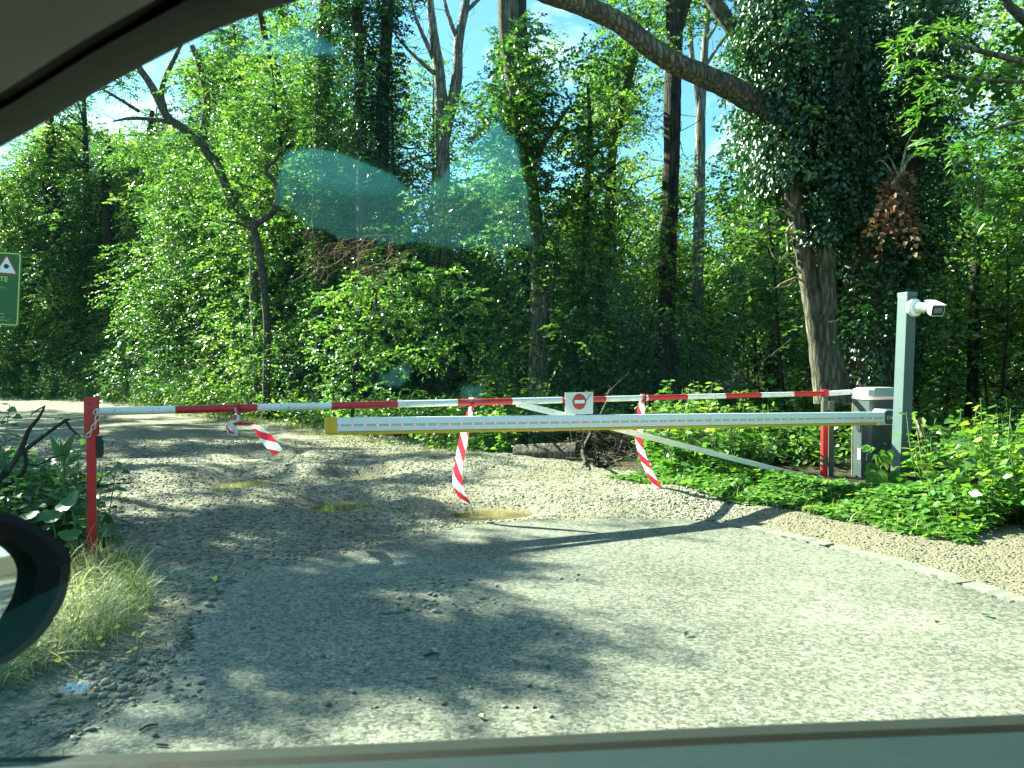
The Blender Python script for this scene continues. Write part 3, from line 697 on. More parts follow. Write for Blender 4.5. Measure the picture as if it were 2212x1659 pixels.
b = MB(); b.tube([(hx, hy, z) for z in (0.04, 0.2, 0.5, 0.78)], 0.038, 16); b.build('hinge_pipe', M['red'], sb, smooth=True)
b = MB(); b.tube([(hx, hy, z) for z in (0.78, 0.9)], 0.040, 16); b.tube([(hx, hy, z) for z in (0.9, 0.965)], 0.031, 16); b.build('hinge_sleeve', M['dark_steel'], sb, smooth=True)
b = MB(); b.tube([(hx, hy, z) for z in (0.20, 0.29)], 0.0415, 16); b.build('hinge_collar', M['rust_band'], sb, smooth=True)
b = MB(); b.tube([(hx, hy, z) for z in (0.955, 1.028)], 0.042, 16); b.build('hinge_cap', M['red'], sb, smooth=True)
# no-entry plate bolted to the bar
s0, s1 = bar_at(1217) + BN * 0.032, bar_at(1277) + BN * 0.032
w_ = (s1 - s0); mid = (s0 + s1) / 2
top_z, h_ = 0.068, 0.20
b = MB(); b.frame_box(s0 + ZUP * (top_z - h_) - BN * 0.003, w_, BN * 0.004, ZUP * h_); plate = b.build('no_entry_sign', M['white'], sb, bevel=0.001)
wd = w_.normalized(); c_ = mid + ZUP * (-0.017) + BN * 0.0035
def disc(c, r, ax, ay, off, n=32): return [c + ax * (r * math.cos(2 * math.pi * i / n)) + ay * (r * math.sin(2 * math.pi * i / n)) for i in range(n)]
b = MB(); b.prism(disc(c_, 0.072, wd, ZUP, 0), BN * 0.001); b.build('red_disc', M['sign_red'], plate)
b = MB(); b.frame_box(c_ - wd * 0.053 - ZUP * 0.015 + BN * 0.0025, wd * 0.106, ZUP * 0.030, BN * 0.0006); b.build('white_bar', M['boom_white'], plate)
b = MB(); q0 = s1 - wd * 0.028 + ZUP * 0.05 + BN * 0.004
b.tube([q0, q0 - wd * 0.012 - ZUP * 0.02, q0 - wd * 0.035 - ZUP * 0.045, q0 - wd * 0.05 - ZUP * 0.06], 0.003, 6); b.build('tie_wire', M['dark_steel'], plate)

# left post that catches the bar
lp = G(199, 1207); lp = Vector((lp.x, lp.y, 0)); lt = P(196.5, 858, lp.y)
rp_ = thing('barrier_post', 'red square steel post at the free end of the banded bar', 'post', lp)
ax = Vector((BD.x, BD.y, 0)).normalized()
def lean(z): return lp + (lt - lp) * (z / lt.z)
b = MB(); hw = 0.029
b.loft([[lean(z) + ax * sx * hw + BN * sy * hw - (ZUP * 0 if z else ZUP * 0.3) for sx, sy in ((-1, -1), (1, -1), (1, 1), (-1, 1))] for z in (0.0, 0.4, 0.845)])
b.build('shaft', M['red'], rp_, bevel=0.004)
def plate_(name, side):
    b = MB(); o0 = lean(0.83) + BN * (0.0345 * side) - ax * 0.041; ln = lean(lt.z) - lean(0.83)
    hole = o0 + ax * 0.034 + ln * 0.83
    b.frame_box(o0 - BN * 0.003, ax * (0.079 if side > 0 else 0.088), BN * 0.006, ln); o = b.build(name, M['red'], rp_, bevel=0.0015)
    if side > 0:
        b = MB(); b.prism([hole + ax * 0.011 - ZUP * 0.008 + BN * 0.0032, hole - ax * 0.011 - ZUP * 0.008 + BN * 0.0032, hole + ZUP * 0.012 + BN * 0.0032], BN * 0.0006); b.build('bolt_hole', M['black'], o)
plate_('fork_plate', 1); plate_('fork_plate', -1)
b = MB(); o0 = lean(0.68) + ax * 0.0295 + BN * 0.004
b.frame_box(o0, ax * 0.036, BN * 0.032, ZUP * 0.145); b.frame_box(o0 + ax * 0.036 + ZUP * 0.012, ax * 0.008, BN * 0.026, ZUP * 0.105); b.build('lock_box', M['black'], rp_, bevel=0.004)
# chain of oval links over the post
ch = thing('chain', 'short galvanised chain looped over the bar and down the red post', 'chain', lp)
chain_px = [(204, 893), (211, 885), (212, 897), (209, 909), (204, 918), (199, 927), (194, 936), (189, 943)]
for i in range(7):
    a0, a1 = P(*chain_px[i], lp.y - 0.065), P(*chain_px[i + 1], lp.y - 0.065)
    t_ = (a1 - a0); ln = t_.length + 0.012; t_.normalize(); sdv = t_.cross(BN).normalized() if i % 2 == 0 else (t_.cross(BN).normalized() * 0.35 + BN).normalized()
    c0 = (a0 + a1) / 2; ring = []
    for k in range(17):
        q = 2 * math.pi * k / 16; ring.append(c0 + t_ * (math.cos(q) * ln / 2) + sdv * (math.sin(q) * 0.0115))
    b = MB(); b.tube(ring, 0.0034, 7, caps=False); b.build('link', M['chain'], ch, smooth=True)

# fixed support post beside the hinge
fp = Vector((hx, hy, 0)) + Vector((0.085, 0.05, 0))
sp_ = thing('support_post', 'dark weathered steel post standing behind the red hinge pipe', 'post', fp)
b = MB(); b.frame_box(fp + Vector((-0.03, -0.03, -0.3)), (0.06, 0, 0), (0, 0.06, 0), (0, 0, 1.2)); b.build('shaft', M['dark_steel'], sp_, bevel=0.004)
b = MB(); b.frame_box(fp + Vector((-0.10, -0.045, 0.80)), (0.075, 0, 0), (0, 0.05, 0), (0, 0, 0.02)); b.frame_box(fp + Vector((-0.10, -0.045, 0.21)), (0.075, 0, 0), (0, 0.05, 0), (0, 0, 0.02))
b.build('hinge_bracket', M['rust_band'], sp_, bevel=0.002)

# ------------------------------------------------------------------ motor barrier: cabinet and white boom
def boomY(px): x = (px - 1106) / F; return 6.57 / (1 - 0.392 * x)
bt, be = P(707, 919.5, boomY(707)), P(1904, 902.5, boomY(1904))
QD = Vector((be.x - bt.x, be.y - bt.y, 0)).normalized(); QN = Vector((QD.y, -QD.x, 0))   # along the boom / towards the car
near = Vector((3.845, 8.22, 0))                                        # the cabinet's corner nearest to the car
bb = thing('boom_barrier', 'grey cabinet with pale lid carrying a long white boom with red lights', 'barrier', near)
Wd, Dp, Ch = 0.40, 0.27, 0.022
def cab_outline(grow=0.0, ch=Ch):
    g = grow
    return [near + QD * (-g + ch) + QN * g, near + QD * (Wd + g - ch) + QN * g, near + QD * (Wd + g) + QN * (g - ch), near + QD * (Wd + g) - QN * (Dp + g - ch),
            near + QD * (Wd + g - ch) - QN * (Dp + g), near - QD * (g - ch) - QN * (Dp + g), near - QD * g - QN * (Dp + g - ch), near - QD * g + QN * (g - ch)]
H0 = 0.925
b = MB(); b.prism([p - ZUP * 0.1 for p in cab_outline()], ZUP * (H0 + 0.1)); b.build('cabinet', M['slate'], bb, bevel=0.003)
b = MB(); b.prism([p + ZUP * (H0 + 0.001) for p in cab_outline(0.012)], ZUP * 0.032); b.build('light_ring', M['ring'], bb, bevel=0.003)
o1, o2 = cab_outline(0.012, 0.04), cab_outline(-0.012, 0.06)
b = MB(); b.loft([[p + ZUP * (H0 + 0.034) for p in o1], [p + ZUP * (H0 + 0.105) for p in o1], [p + ZUP * (H0 + 0.128) for p in o2]]); b.build('lid', M['lid'], bb, bevel=0.003)
fl = near - QD * 0.0025
b = MB(); b.frame_box(fl - QN * (Dp - 0.012) - ZUP * 0.05, -QD * 0.003, QN * 0.006, ZUP * (H0 + 0.045)); b.build('door_seal', M['edge_yellow'], bb)
b = MB(); ce = fl - QN * 0.165 + ZUP * 0.70
b.prism([ce + QN * x + ZUP * z for x, z in ((-0.028, 0.015), (-0.026, -0.11), (-0.008, -0.13), (0.02, -0.13), (0.026, -0.11), (0.03, 0.015), (0.018, 0.03), (-0.018, 0.03))], -QD * 0.004); b.build('door_handle', M['black'], bb)
b = MB(); b.frame_box(fl - QN * 0.175 + ZUP * 0.265, QN * 0.055, -QD * 0.002, ZUP * 0.125); b.build('rating_label', M['lid'], bb)
b = MB(); b.prism(disc(near + QN * 0.001 + QD * 0.20 + ZUP * 0.45, 0.013, QD, ZUP, 0, 16), QN * 0.006); b.build('key_lock', M['chain'], bb)
# bracket that holds the boom
bz = be.z; c0 = near + QD * 0.115 + QN * 0.02 + ZUP * (bz)
def oct_(cx, hx_, hz_, k, d): return [c0 + QD * (cx + sx * x) + ZUP * (sz * z) + QN * d for sx, sz, x, z in ((-1, -1, hx_ - k, hz_), (1, -1, hx_ - k, hz_), (1, -1, hx_, hz_ - k), (1, 1, hx_, hz_ - k), (1, 1, hx_ - k, hz_), (-1, 1, hx_ - k, hz_), (-1, 1, hx_, hz_ - k), (-1, -1, hx_, hz_ - k))]
b = MB(); b.loft([oct_(0, 0.125, 0.088, 0.035, 0.0), oct_(0, 0.125, 0.088, 0.035, 0.05), oct_(0.02, 0.098, 0.078, 0.03, 0.11)]); bk = b.build('boom_bracket', M['white_plastic'], bb, bevel=0.004)
b = MB(); b.loft([oct_(0.026, 0.086, 0.072, 0.022, 0.1105), oct_(0.026, 0.082, 0.068, 0.02, 0.117)]); cov = b.build('bracket_cover', M['slate'], bk, bevel=0.002)
# lettering on the cover
def lettering(name, body, size, origin, ax, ay, material, parent, ext=0.0006, spacing=1.0, bold=0.0):
    cu = bpy.data.curves.new(name, 'FONT'); cu.body = body; cu.size = size; cu.extrude = ext; cu.space_character = spacing; cu.offset = bold; cu.resolution_u = 3
    tmp = bpy.data.objects.new('tmp', cu); col.objects.link(tmp)
    bpy.context.view_layer.update()
    me = bpy.data.meshes.new_from_object(tmp.evaluated_get(bpy.context.evaluated_depsgraph_get())); bpy.data.objects.remove(tmp); bpy.data.curves.remove(cu)
    me.name = name; me.materials.clear(); az = ax.cross(ay)
    mt = Matrix(((ax.x, ay.x, az.x, origin.x), (ax.y, ay.y, az.y, origin.y), (ax.z, ay.z, az.z, origin.z), (0, 0, 0, 1)))
    me.transform(mt); return link(name, me, material, parent)
lettering('lettering', 'CAME', 0.052, c0 + QD * (-0.040) - ZUP * 0.018 + QN * 0.1185, QD, ZUP, M['white_plastic'], cov, 0.0005)
# boom: white aluminium profile, grey channel with red lights, yellow rubber edge and end cap
BHt = 0.125; bd = (be - bt); bdn = bd.normalized(); bu = QN.cross(bdn).normalized(); bu = bu if bu.z > 0 else -bu
f0 = bt + QN * 0.03
prof = [(0.0, -0.0385), (0.012, -0.0495), (0.046, -0.0495), (0.058, -0.044), (0.060, -0.008), (0.0535, -0.0075), (0.0535, 0.0095), (0.060, 0.010), (0.057, 0.050), (0.044, 0.0625), (0.014, 0.0625), (0.0, 0.050)]
def bsec(k, pr): c = bt + bd * k - QN * 0.03; return [c + QN * x + bu * z for x, z in pr]
b = MB(); b.loft([bsec(k, prof) for k in (0.012, 0.12, 0.30, 0.5, 0.62)]); b.loft([bsec(k, prof) for k in (0.6208, 0.75, 0.9, 1.0)]); boom = b.build('boom_arm', M['boom_white'], bb, bevel=0.0012, seg=1)
b = MB(); b.loft([bsec(k, [(0.0537, -0.0073), (0.0562, -0.0073), (0.0562, 0.0093), (0.0537, 0.0093)]) for k in (0.012, 0.5, 0.999)]); b.build('light_channel', M['channel'], boom)
b = MB(); b.loft([bsec(k, [(0.008, -0.0500), (0.052, -0.0500), (0.057, -0.054), (0.054, -0.072), (0.030, -0.075), (0.008, -0.072)]) for k in (0.0, 0.33, 0.66, 0.985)]); b.build('edge_strip', M['yellow'], boom, bevel=0.001)
b = MB(); b.loft([bsec(-0.003, [(-0.002, -0.058), (0.062, -0.058), (0.0625, 0.055), (0.05, 0.066), (0.01, 0.066), (-0.002, 0.055)]), bsec(0.0118, [(-0.002, -0.058), (0.062, -0.058), (0.0625, 0.055), (0.05, 0.066), (0.01, 0.066), (-0.002, 0.055)])])
b.build('end_cap', M['yellow'], boom, bevel=0.002)
led = None
NL = int(bd.length / 0.1)
for i in range(NL):
    k = 0.016 + i * 0.1 / bd.length
    if k > 0.99: break
    c = bt + bd * k + QN * 0.0264 + bu * 0.001
    if led is None:
        b = MB(); b.prism(disc(Vector((0, 0, 0)), 0.0065, bdn, bu, 0, 10), QN * 0.0012); led = b.build('led', M['led']); led.parent = boom; led.location = c; led.matrix_parent_inverse = world_of(boom).inverted(); first = led
    else:
        o = first.copy(); col.objects.link(o); o.location = c

# camera post and the camera on it
pb = P(1942, 1062, 7.62); pb.z = 0; pt = P(1960, 631.5, 7.62)
cp = thing('camera_post', 'tall square grey post in front of the barrier cabinet', 'post', pb)
fa = Vector((0.31, -0.95, 0)).normalized(); fb = Vector((0.95, 0.31, 0)).normalized()            # the two visible faces run along these
def post_at(z): return pb + (pt - pb) * (z / pt.z)
def sq(z, h): c = post_at(z); return [c + fa * h + fb * (-h), c + fa * h + fb * h, c - fa * h + fb * h, c - fa * h - fb * h]
hp = 0.060
b = MB(); b.loft([[p - ZUP * 0.3 for p in sq(0, hp)], sq(0.0, hp), sq(1.0, hp), sq(pt.z - 0.045, hp)]); b.build('shaft', M['pole'], cp, bevel=0.004)
b = MB(); b.loft([sq(pt.z - 0.043, hp + 0.003), sq(pt.z - 0.006, hp + 0.003), sq(pt.z, hp - 0.006)]); b.build('cap', M['pole'], cp, bevel=0.002)
# white bullet camera
RN = Vector((fa.x, fa.y, 0))                                            # outward normal of the right-hand face
scn = thing('security_camera', 'white bullet camera fixed near the top of the grey post', 'camera', post_at(1.86))
c0 = P(1973, 664, 7.50); c0 = post_at(c0.z) + RN * (hp + 0.001) + fb * 0.015
b = MB(); b.loft([[c0 + RN * d + (fb * math.cos(q) + ZUP * math.sin(q)) * r for q in [2 * math.pi * i / 32 for i in range(32)]] for d, r in ((0, 0.086), (0.005, 0.09), (0.034, 0.088), (0.042, 0.083), (0.046, 0.074))])
b.build('base', M['white_plastic'], scn, smooth=True)
look = Vector((-0.05, -1.0, -0.33)).normalized(); head = c0 + RN * 0.12 + Vector((0.085, -0.02, -0.012))
b = MB(); b.tube([c0 + RN * 0.04, c0 + RN * 0.08, head - look * 0.02], [0.050, 0.046, 0.042], 16); b.build('arm', M['white_plastic'], scn, smooth=True)
sd_ = look.cross(ZUP).normalized(); su_ = sd_.cross(look).normalized()
def rbox(c, hx_, hz_, k):
    out = []
    for cx, cz, a0 in ((1, -1, -90), (1, 1, 0), (-1, 1, 90), (-1, -1, 180)):
        for j in range(4):
            a = math.radians(a0 + 30 * j); out.append(c + sd_ * (cx * (hx_ - k) + k * math.cos(a)) + su_ * (cz * (hz_ - k) + k * math.sin(a)))
    return out
b = MB(); b.loft([rbox(head - look * 0.10, 0.045, 0.042, 0.02), rbox(head - look * 0.08, 0.056, 0.050, 0.02), rbox(head + look * 0.105, 0.060, 0.054, 0.018)]); body = b.build('body', M['white_plastic'], scn, smooth=True)
b = MB(); b.loft([rbox(head + look * d, 0.055, 0.048, 0.016) for d in (0.1045, 0.108)]); fg = b.build('front_glass', M['lens'], body)
b = MB(); b.loft([rbox(head + look * d + su_ * 0.006, 0.037, 0.025, 0.006) for d in (0.1075, 0.1095)]); b.build('window', M['lens_window'], body)
b = MB(); b.loft([rbox(head - look * 0.09 + su_ * 0.055, 0.054, 0.004, 0.003), rbox(head + look * 0.125 + su_ * 0.059, 0.060, 0.004, 0.003)]); b.build('sun_shield', M['white_plastic'], body)

# ------------------------------------------------------------------ plastic warning tapes
def tape(label, pts, width=0.075, wmul=None, name='warning_tape', knot=None):
    """pts: (px, py, depth offset from the bar, twist in degrees)"""
    C = crom([barP(p[0], p[1], p[2]) for p in pts], 8); tw = np.interp(np.linspace(0, 1, len(C)), np.linspace(0, 1, len(pts)), [p[3] for p in pts])
    wm = np.interp(np.linspace(0, 1, len(C)), np.linspace(0, 1, len(wmul)), wmul) if wmul else np.ones(len(C))
    V, UVv, Fs = [], [], []; u = 0; nx = 5; rg = np.random.default_rng(len(pts))
    for i, p in enumerate(C):
        if i: u += np.linalg.norm(p - C[i - 1])
        t = Vector(C[min(i + 1, len(C) - 1)] - C[max(i - 1, 0)]).normalized()
        s_ = t.cross(BN).normalized(); a = math.radians(tw[i]); s_ = s_ * math.cos(a) + t.cross(s_) * math.sin(a); q = t.cross(s_)
        for j in range(nx):
            x = j / (nx - 1) - 0.5
            V.append(Vector(p) + s_ * (x * width * wm[i]) + q * (0.010 * math.sin(3.0 * x * 3.14 + u * 9) + 0.003 * rg.normal()) * (1.3 - min(1.2, wm[i]))); UVv.append((u, x * width * 1.6 + 0.1))
    for i in range(len(C) - 1):
        for j in range(nx - 1): Fs.append((i * nx + j, i * nx + j + 1, (i + 1) * nx + j + 1, (i + 1) * nx + j))
    me = bpy.data.meshes.new(name); me.from_pydata([tuple(v) for v in V], [], Fs); ul = me.uv_layers.new(name='UVMap')
    for lp_ in me.loops: ul.data[lp_.index].uv = UVv[lp_.vertex_index]
    o = tag(link(name, me, M['tape'], None, True), label, 'tape')
    if knot:
        kp = bar_at(knot); b = MB()
        for dz in (-0.012, 0.004, 0.016):
            b.tube([kp + BD * (dz + 0.004 * math.sin(k)) + (BN * math.cos(2 * math.pi * k / 14) + ZUP * math.sin(2 * math.pi * k / 14)) * (R_ + 0.004) for k in range(15)], 0.0055, 6, caps=False)
        kme = b.build('knot', M['tape'], o, smooth=True)
    return o
tape('short red and white striped tape fluttering from the left half of the banded bar', [(510, 880, -0.05, 80), (514, 900, -0.06, 60), (500, 922, -0.05, 20), (506, 938, -0.08, -50), (500, 915, -0.1, 30), (520, 915, -0.08, 60), (552, 922, -0.05, 40), (573, 944, 0.0, 10), (588, 962, 0.03, 0), (603, 977, 0.02, 20)],
     0.085, [0.35, 0.4, 0.9, 0.7, 0.8, 0.7, 0.75, 1.0, 1.05, 0.8], knot=512)
tape('long red and white striped tape hanging behind the free end of the white boom', [(1022, 872, 0.04, 70), (1014, 893, 0.05, 40), (1006, 925, 0.05, 8), (998, 965, 0.03, -5), (991, 1005, 0.0, -12), (988, 1035, -0.03, 10), (993, 1062, -0.05, 40), (1006, 1080, -0.07, 55), (1018, 1096, -0.1, 75), (1026, 1112, -0.1, 85)],
     0.086, [0.3, 0.55, 0.85, 1, 1, 1, 0.8, 0.75, 0.45, 0.15], knot=1018)
tape('long red and white striped tape hanging from the bar beside the diagonal brace', [(1388, 860, 0.04, 60), (1384, 885, 0.04, 20), (1382, 920, 0.03, 0), (1380, 950, 0.05, 20), (1388, 985, 0.03, 25), (1404, 1022, 0.0, 40), (1420, 1052, -0.05, 30), (1436, 1078, -0.1, 30), (1441, 1088, -0.12, 75), (1449, 1102, -0.15, 80)],
     0.08, [0.4, 0.9, 1, 0.85, 0.85, 0.8, 0.8, 0.95, 0.3, 0.12], knot=1388)

# ------------------------------------------------------------------ green information sign at the left
sY = 6.8; tr_ = P(42, 545, sY); br_ = P(41, 707, sY); roll = math.radians(-3.2)
sx_ = Vector((math.cos(roll) * 0.97, 0.22, math.sin(roll))).normalized(); sz_ = (tr_ - br_).normalized(); sz_ = (sz_ - sx_ * sx_.dot(sz_)).normalized(); sn = sx_.cross(sz_).normalized()
if sn.y > 0: sn = -sn
hS = (tr_ - br_).length; wS = 0.52
sg = thing('information_sign', 'green information board with yellow border and a red warning triangle on two posts', 'sign', (br_.x - wS / 2, br_.y, 0))
O = br_ - sx_ * wS
def rr_(x0, z0, x1, z1, r, off):
    out = []
    for cx, cz, a0 in ((x1 - r, z0 + r, -90), (x1 - r, z1 - r, 0), (x0 + r, z1 - r, 90), (x0 + r, z0 + r, 180)):
        for j in range(6):
            a = math.radians(a0 + 18 * j); out.append(O + sx_ * (cx + r * math.cos(a)) + sz_ * (cz + r * math.sin(a)) + sn * off)
    return out
b = MB(); b.prism(rr_(0, 0, wS, hS, 0.025, -0.004), sn * 0.004); b.build('panel', M['sign_green'], sg)
oa, ob = rr_(0.012, 0.012, wS - 0.010, hS - 0.012, 0.022, 0.0005), rr_(0.022, 0.022, wS - 0.020, hS - 0.022, 0.014, 0.0005)
b = MB(); n = len(oa); b.add(oa + ob + [p + sn * 0.001 for p in oa + ob], [(2 * n + i, 2 * n + (i + 1) % n, 3 * n + (i + 1) % n, 3 * n + i) for i in range(n)] + [(i, (i + 1) % n, 2 * n + (i + 1) % n, 2 * n + i) for i in range(n)] + [(n + i, n + (i + 1) % n, 3 * n + (i + 1) % n, 3 * n + i) for i in range(n)])
b.build('border', M['sign_yellow'], sg)
k = hS / 163.0                                                          # metres per picture pixel on the sign
def sp2(px, py, off): return O + sx_ * (wS - (42 - px) * k) + sz_ * (hS - (py - 545 + (42 - px) * 0.055) * k) + sn * off
b = MB(); b.prism([sp2(35.5, 594.5, 0.001), sp2(-10, 592, 0.001), sp2(12.5, 550, 0.001)], sn * 0.001); tri = b.build('warning_triangle', M['sign_red'], sg)
b = MB(); b.prism([sp2(31, 591.2, 0.0022), sp2(-6, 589, 0.0022), sp2(12.5, 555, 0.0022)], sn * 0.0006); b.build('white_field', M['boom_white'], tri)
b = MB(); b.prism(disc(sp2(12.5, 576, 0.003), 5.2 * k, sx_, sz_, 0, 20), sn * 0.0006); b.build('black_dot', M['black'], tri)
for body, px, py, size in (('TE', 0.2, 608, 15), ('n din d\u00e9s d\'Atly', -20, 622, 5.2), ('ant.', -5, 627.5, 5.2), ('zed by', -1, 680, 5.2), ('or pad', -1, 687, 5.2), ('permanisatoare..."', -14, 692.5, 5.2)):
    ob_ = lettering('lettering', body, size * k, sp2(px, py, 0.0012), sx_, sz_, M['sign_yellow'], sg, 0.0004, 1.0, 0.0008 if body == 'TE' else 0.0)
for fx in (0.05, 0.27):
    q = O + sx_ * fx - sn * 0.03
    b = MB(); b.tube([(q.x, q.y, -0.2), (q.x, q.y, br_.z + hS - 0.05)], 0.024, 12); b.build('sign_post', M['dark_steel'], sg, smooth=True)

# ------------------------------------------------------------------ the car we sit in: pillar, door sill, side window, wing mirror
car = thing('car', 'dark interior edge of the car we look out of: pillar, door sill and wing mirror', 'car', (0, 0, 0))
ea = crom([P(*p) for p in ((-420, 560, 0.62), (-200, 425, 0.60), (0, 312, 0.585), (160, 218, 0.57), (330, 128, 0.56), (480, 60, 0.55), (640, 2, 0.54), (900, -85, 0.53), (1300, -170, 0.52), (2500, -260, 0.50))], 4)
eb = crom([P(*p) for p in ((-420, 470, 0.56), (-200, 345, 0.54), (0, 238, 0.525), (180, 126, 0.51), (300, 58, 0.505), (410, -2, 0.50), (560, -80, 0.49), (800, -180, 0.48), (1300, -280, 0.47), (2500, -380, 0.45))], 4)
b = MB(); secs = []
for p, q in zip(ea, eb):
    p, q = Vector(p), Vector(q); o_ = Vector((0, 0.05, 0.03)); secs.append([p, p.lerp(q, 0.5) - Vector((0, 0.012, 0.004)), q, q + Vector((0.0, 0.03, 0.03)), p + o_])
b.loft(secs); b.build('door_frame', M['frame_dark'], car, smooth=True)
b = MB(); secs = []
for p, q in zip(ea, eb):
    p, q = Vector(p), Vector(q); d_ = q - p; s0_ = q - d_ * 0.12 + Vector((0, 0.012, 0.004)); s1_ = q + d_ * 0.7 + Vector((0, 0.02, 0.01)); secs.append([s0_, s1_, s1_ + Vector((0, 0.02, 0.02)), s0_ + Vector((0, 0.02, 0.02))])
b.loft(secs); b.build('frame_seal', M['seal'], car, smooth=True)
b = MB(); secs = []
for p, q in zip(ea, eb):
    p, q = Vector(p), Vector(q); d_ = (q - p); g0 = q + d_ * 0.10 + Vector((0, -0.012, 0)); far_ = q + Vector((-0.10, -0.36, 0.16)); mid_ = q + Vector((-0.04, -0.14, 0.085))
    secs.append([g0, g0 + Vector((-0.006, -0.012, 0.004)), mid_, far_, far_ + Vector((0, 0.03, 0.05)), q + Vector((0, 0.05, 0.09))])
b.loft(secs); b.build('pillar_trim', M['trim'], car, smooth=True)
# sill: top edge curve of the door, three strips
sill_px = [(-700, 1668), (0, 1637), (560, 1617), (1106, 1592), (1600, 1568), (2212, 1543), (2900, 1514)]
def strip(name, m_, y0, y1, Yn0, Yn1, thick=0.02):
    b = MB(); secs = []
    for px, py in sill_px:
        a0, a1 = P(px, py + y0, Yn0), P(px, py + y1, Yn1)
        secs.append([a0, a1, a1 - Vector((0, 0, 0.05)), a0 - Vector((0, 0, 0.05 - thick))])
    pts = [crom([s_[j] for s_ in secs], 6) for j in range(4)]
    b.loft([[pts[j][i] for j in range(4)] for i in range(len(pts[0]))]); return b.build(name, m_, car, bevel=0.0)
strip('outer_sill', M['sill_light'], 0, 21, 0.640, 0.612)
strip('window_seal', M['seal'], 21, 38, 0.606, 0.600)
strip('door_panel', M['door_panel'], 38, 175, 0.590, 0.40)
# window pane, slightly leaning in, 4 mm thick
g0, g1 = Vector((0, 0.606, 0.98)), Vector((0, 0.535, 1.62))
gd = (g1 - g0); gn = Vector((0, gd.z, -gd.y)).normalized()
b = MB(); b.frame_box(g0 + Vector((-1.2, 0, 0)), (2.4, 0, 0), gd, gn * 0.004); b.build('window_pane', M['glass'], car)
# the cabin behind the eye: roof, floor, rear, far door with openings shaped for the reflection, lower door
M['cabin'] = paint('dark_cabin_lining', (0.006, 0.007, 0.007), 0.9, (0.008, 0.008, 0.008), 0.2, spec=0.1)
b = MB(); b.frame_box((-0.30, -0.97, 1.66), (2.6, 0, 0), (0, 1.49, 0), (0, 0, 0.04)); b.build('roof_lining', M['trim'], car)
b = MB(); b.frame_box((-1.3, -0.97, 0.42), (3.6, 0, 0), (0, 1.62, 0), (0, 0, 0.04)); b.frame_box((2.3, -0.97, 0.46), (0.05, 0, 0), (0, 1.58, 0), (0, 0, 1.25)); b.frame_box((-1.3, -0.9, 0.46), (0.5, 0, 0), (0, 1.5, 0), (0, 0, 0.52))
b.frame_box((0.05, -0.62, 0.9), (0.5, 0, 0), (0, 0.5, 0), (0, 0, 0.12)); b.build('cabin', M['cabin'], car)
b = MB(); b.frame_box((-1.3, 0.612, 0.46), (3.6, 0, 0), (0, 0.035, 0), (0, 0, 0.50)); b.build('door_shell', M['cabin'], car)
# far door: panel whose opening is shaped to give the pane its teal reflection
def mirrored(px, py, yy):
    d = (P(px, py, 1.0) - Vector((0, 0, HC))).normalized(); o_ = Vector((0, 0, HC)); k = (g0 - o_).dot(gn) / d.dot(gn); h_ = o_ + d * k; r_ = d - gn * (2 * d.dot(gn)); return h_ + r_ * ((yy - h_.y) / r_.y)
hole_px = [(592, 440), (600, 380), (618, 330), (670, 319), (735, 330), (790, 352), (850, 378), (885, 408), (905, 424), (918, 424), (936, 392), (952, 388), (968, 362), (992, 340), (1004, 352), (1018, 318), (1030, 300), (1046, 296), (1060, 268), (1082, 262), (1094, 300), (1106, 290), (1118, 318), (1130, 390), (1142, 410), (1140, 470), (1156, 530), (1120, 528), (1085, 545), (1030, 532), (980, 536), (900, 520), (860, 528), (780, 514), (740, 518), (700, 495), (660, 486), (634, 452), (612, 452)]
hole = [mirrored(px, py, -0.92) for px, py in hole_px]
bm = bmesh.new(); outer_v = [bm.verts.new((x, -0.92, z)) for x, z in ((-3.2, 0.4), (2.4, 0.4), (2.4, 1.75), (-0.75, 1.75), (-1.9, 1.55), (-3.2, 1.3))]; inner_v = [bm.verts.new(p) for p in hole]  # outline widened past the cabin to block stray reflections in the pane
gaps = [[bm.verts.new(mirrored(px, py, -0.92)) for px, py in q] for q in ([(818, 808), (840, 800), (852, 789), (889, 786), (886, 812), (864, 835), (822, 831)], [(994, 834), (1008, 829), (1043, 829), (1043, 858), (1030, 869), (996, 865)])]   # two added openings that reflect as small pale spots in the pane
es = [bm.edges.new((q[i], q[(i + 1) % len(q)])) for q in [outer_v, inner_v] + gaps for i in range(len(q))]
bmesh.ops.triangle_fill(bm, edges=es, use_beauty=True); bmesh.ops.solidify(bm, geom=bm.faces[:], thickness=0.03)
me = bpy.data.meshes.new('far_door_cutout'); bm.to_mesh(me); bm.free(); link('far_door_cutout', me, M['cabin'], car)
# wing mirror
mY = 0.80
outer = [(-260, 1120), (-120, 1098), (0, 1105), (66, 1128), (125, 1166), (150, 1196), (153, 1222), (143, 1285), (118, 1335), (86, 1378), (40, 1415), (0, 1437), (-120, 1470), (-260, 1440), (-330, 1280)]
inner = [(-235, 1165), (-120, 1148), (-8, 1155), (38, 1176), (66, 1200), (78, 1222), (80, 1246), (72, 1285), (58, 1315), (36, 1350), (14, 1376), (-12, 1394), (-120, 1425), (-235, 1405), (-290, 1280)]
def closed(pts, n=5):
    q = pts[-2:] + pts + pts[:2]; c = crom([Vector((x, y, 0)) for x, y in q], n); return c[2 * n:-2 * n + 0][:len(pts) * n]
mdir = Vector((-0.55, 0.83, -0.05)).normalized()                        # depth of the housing, away from the car's eye
oo, ii = closed(outer), closed(inner)
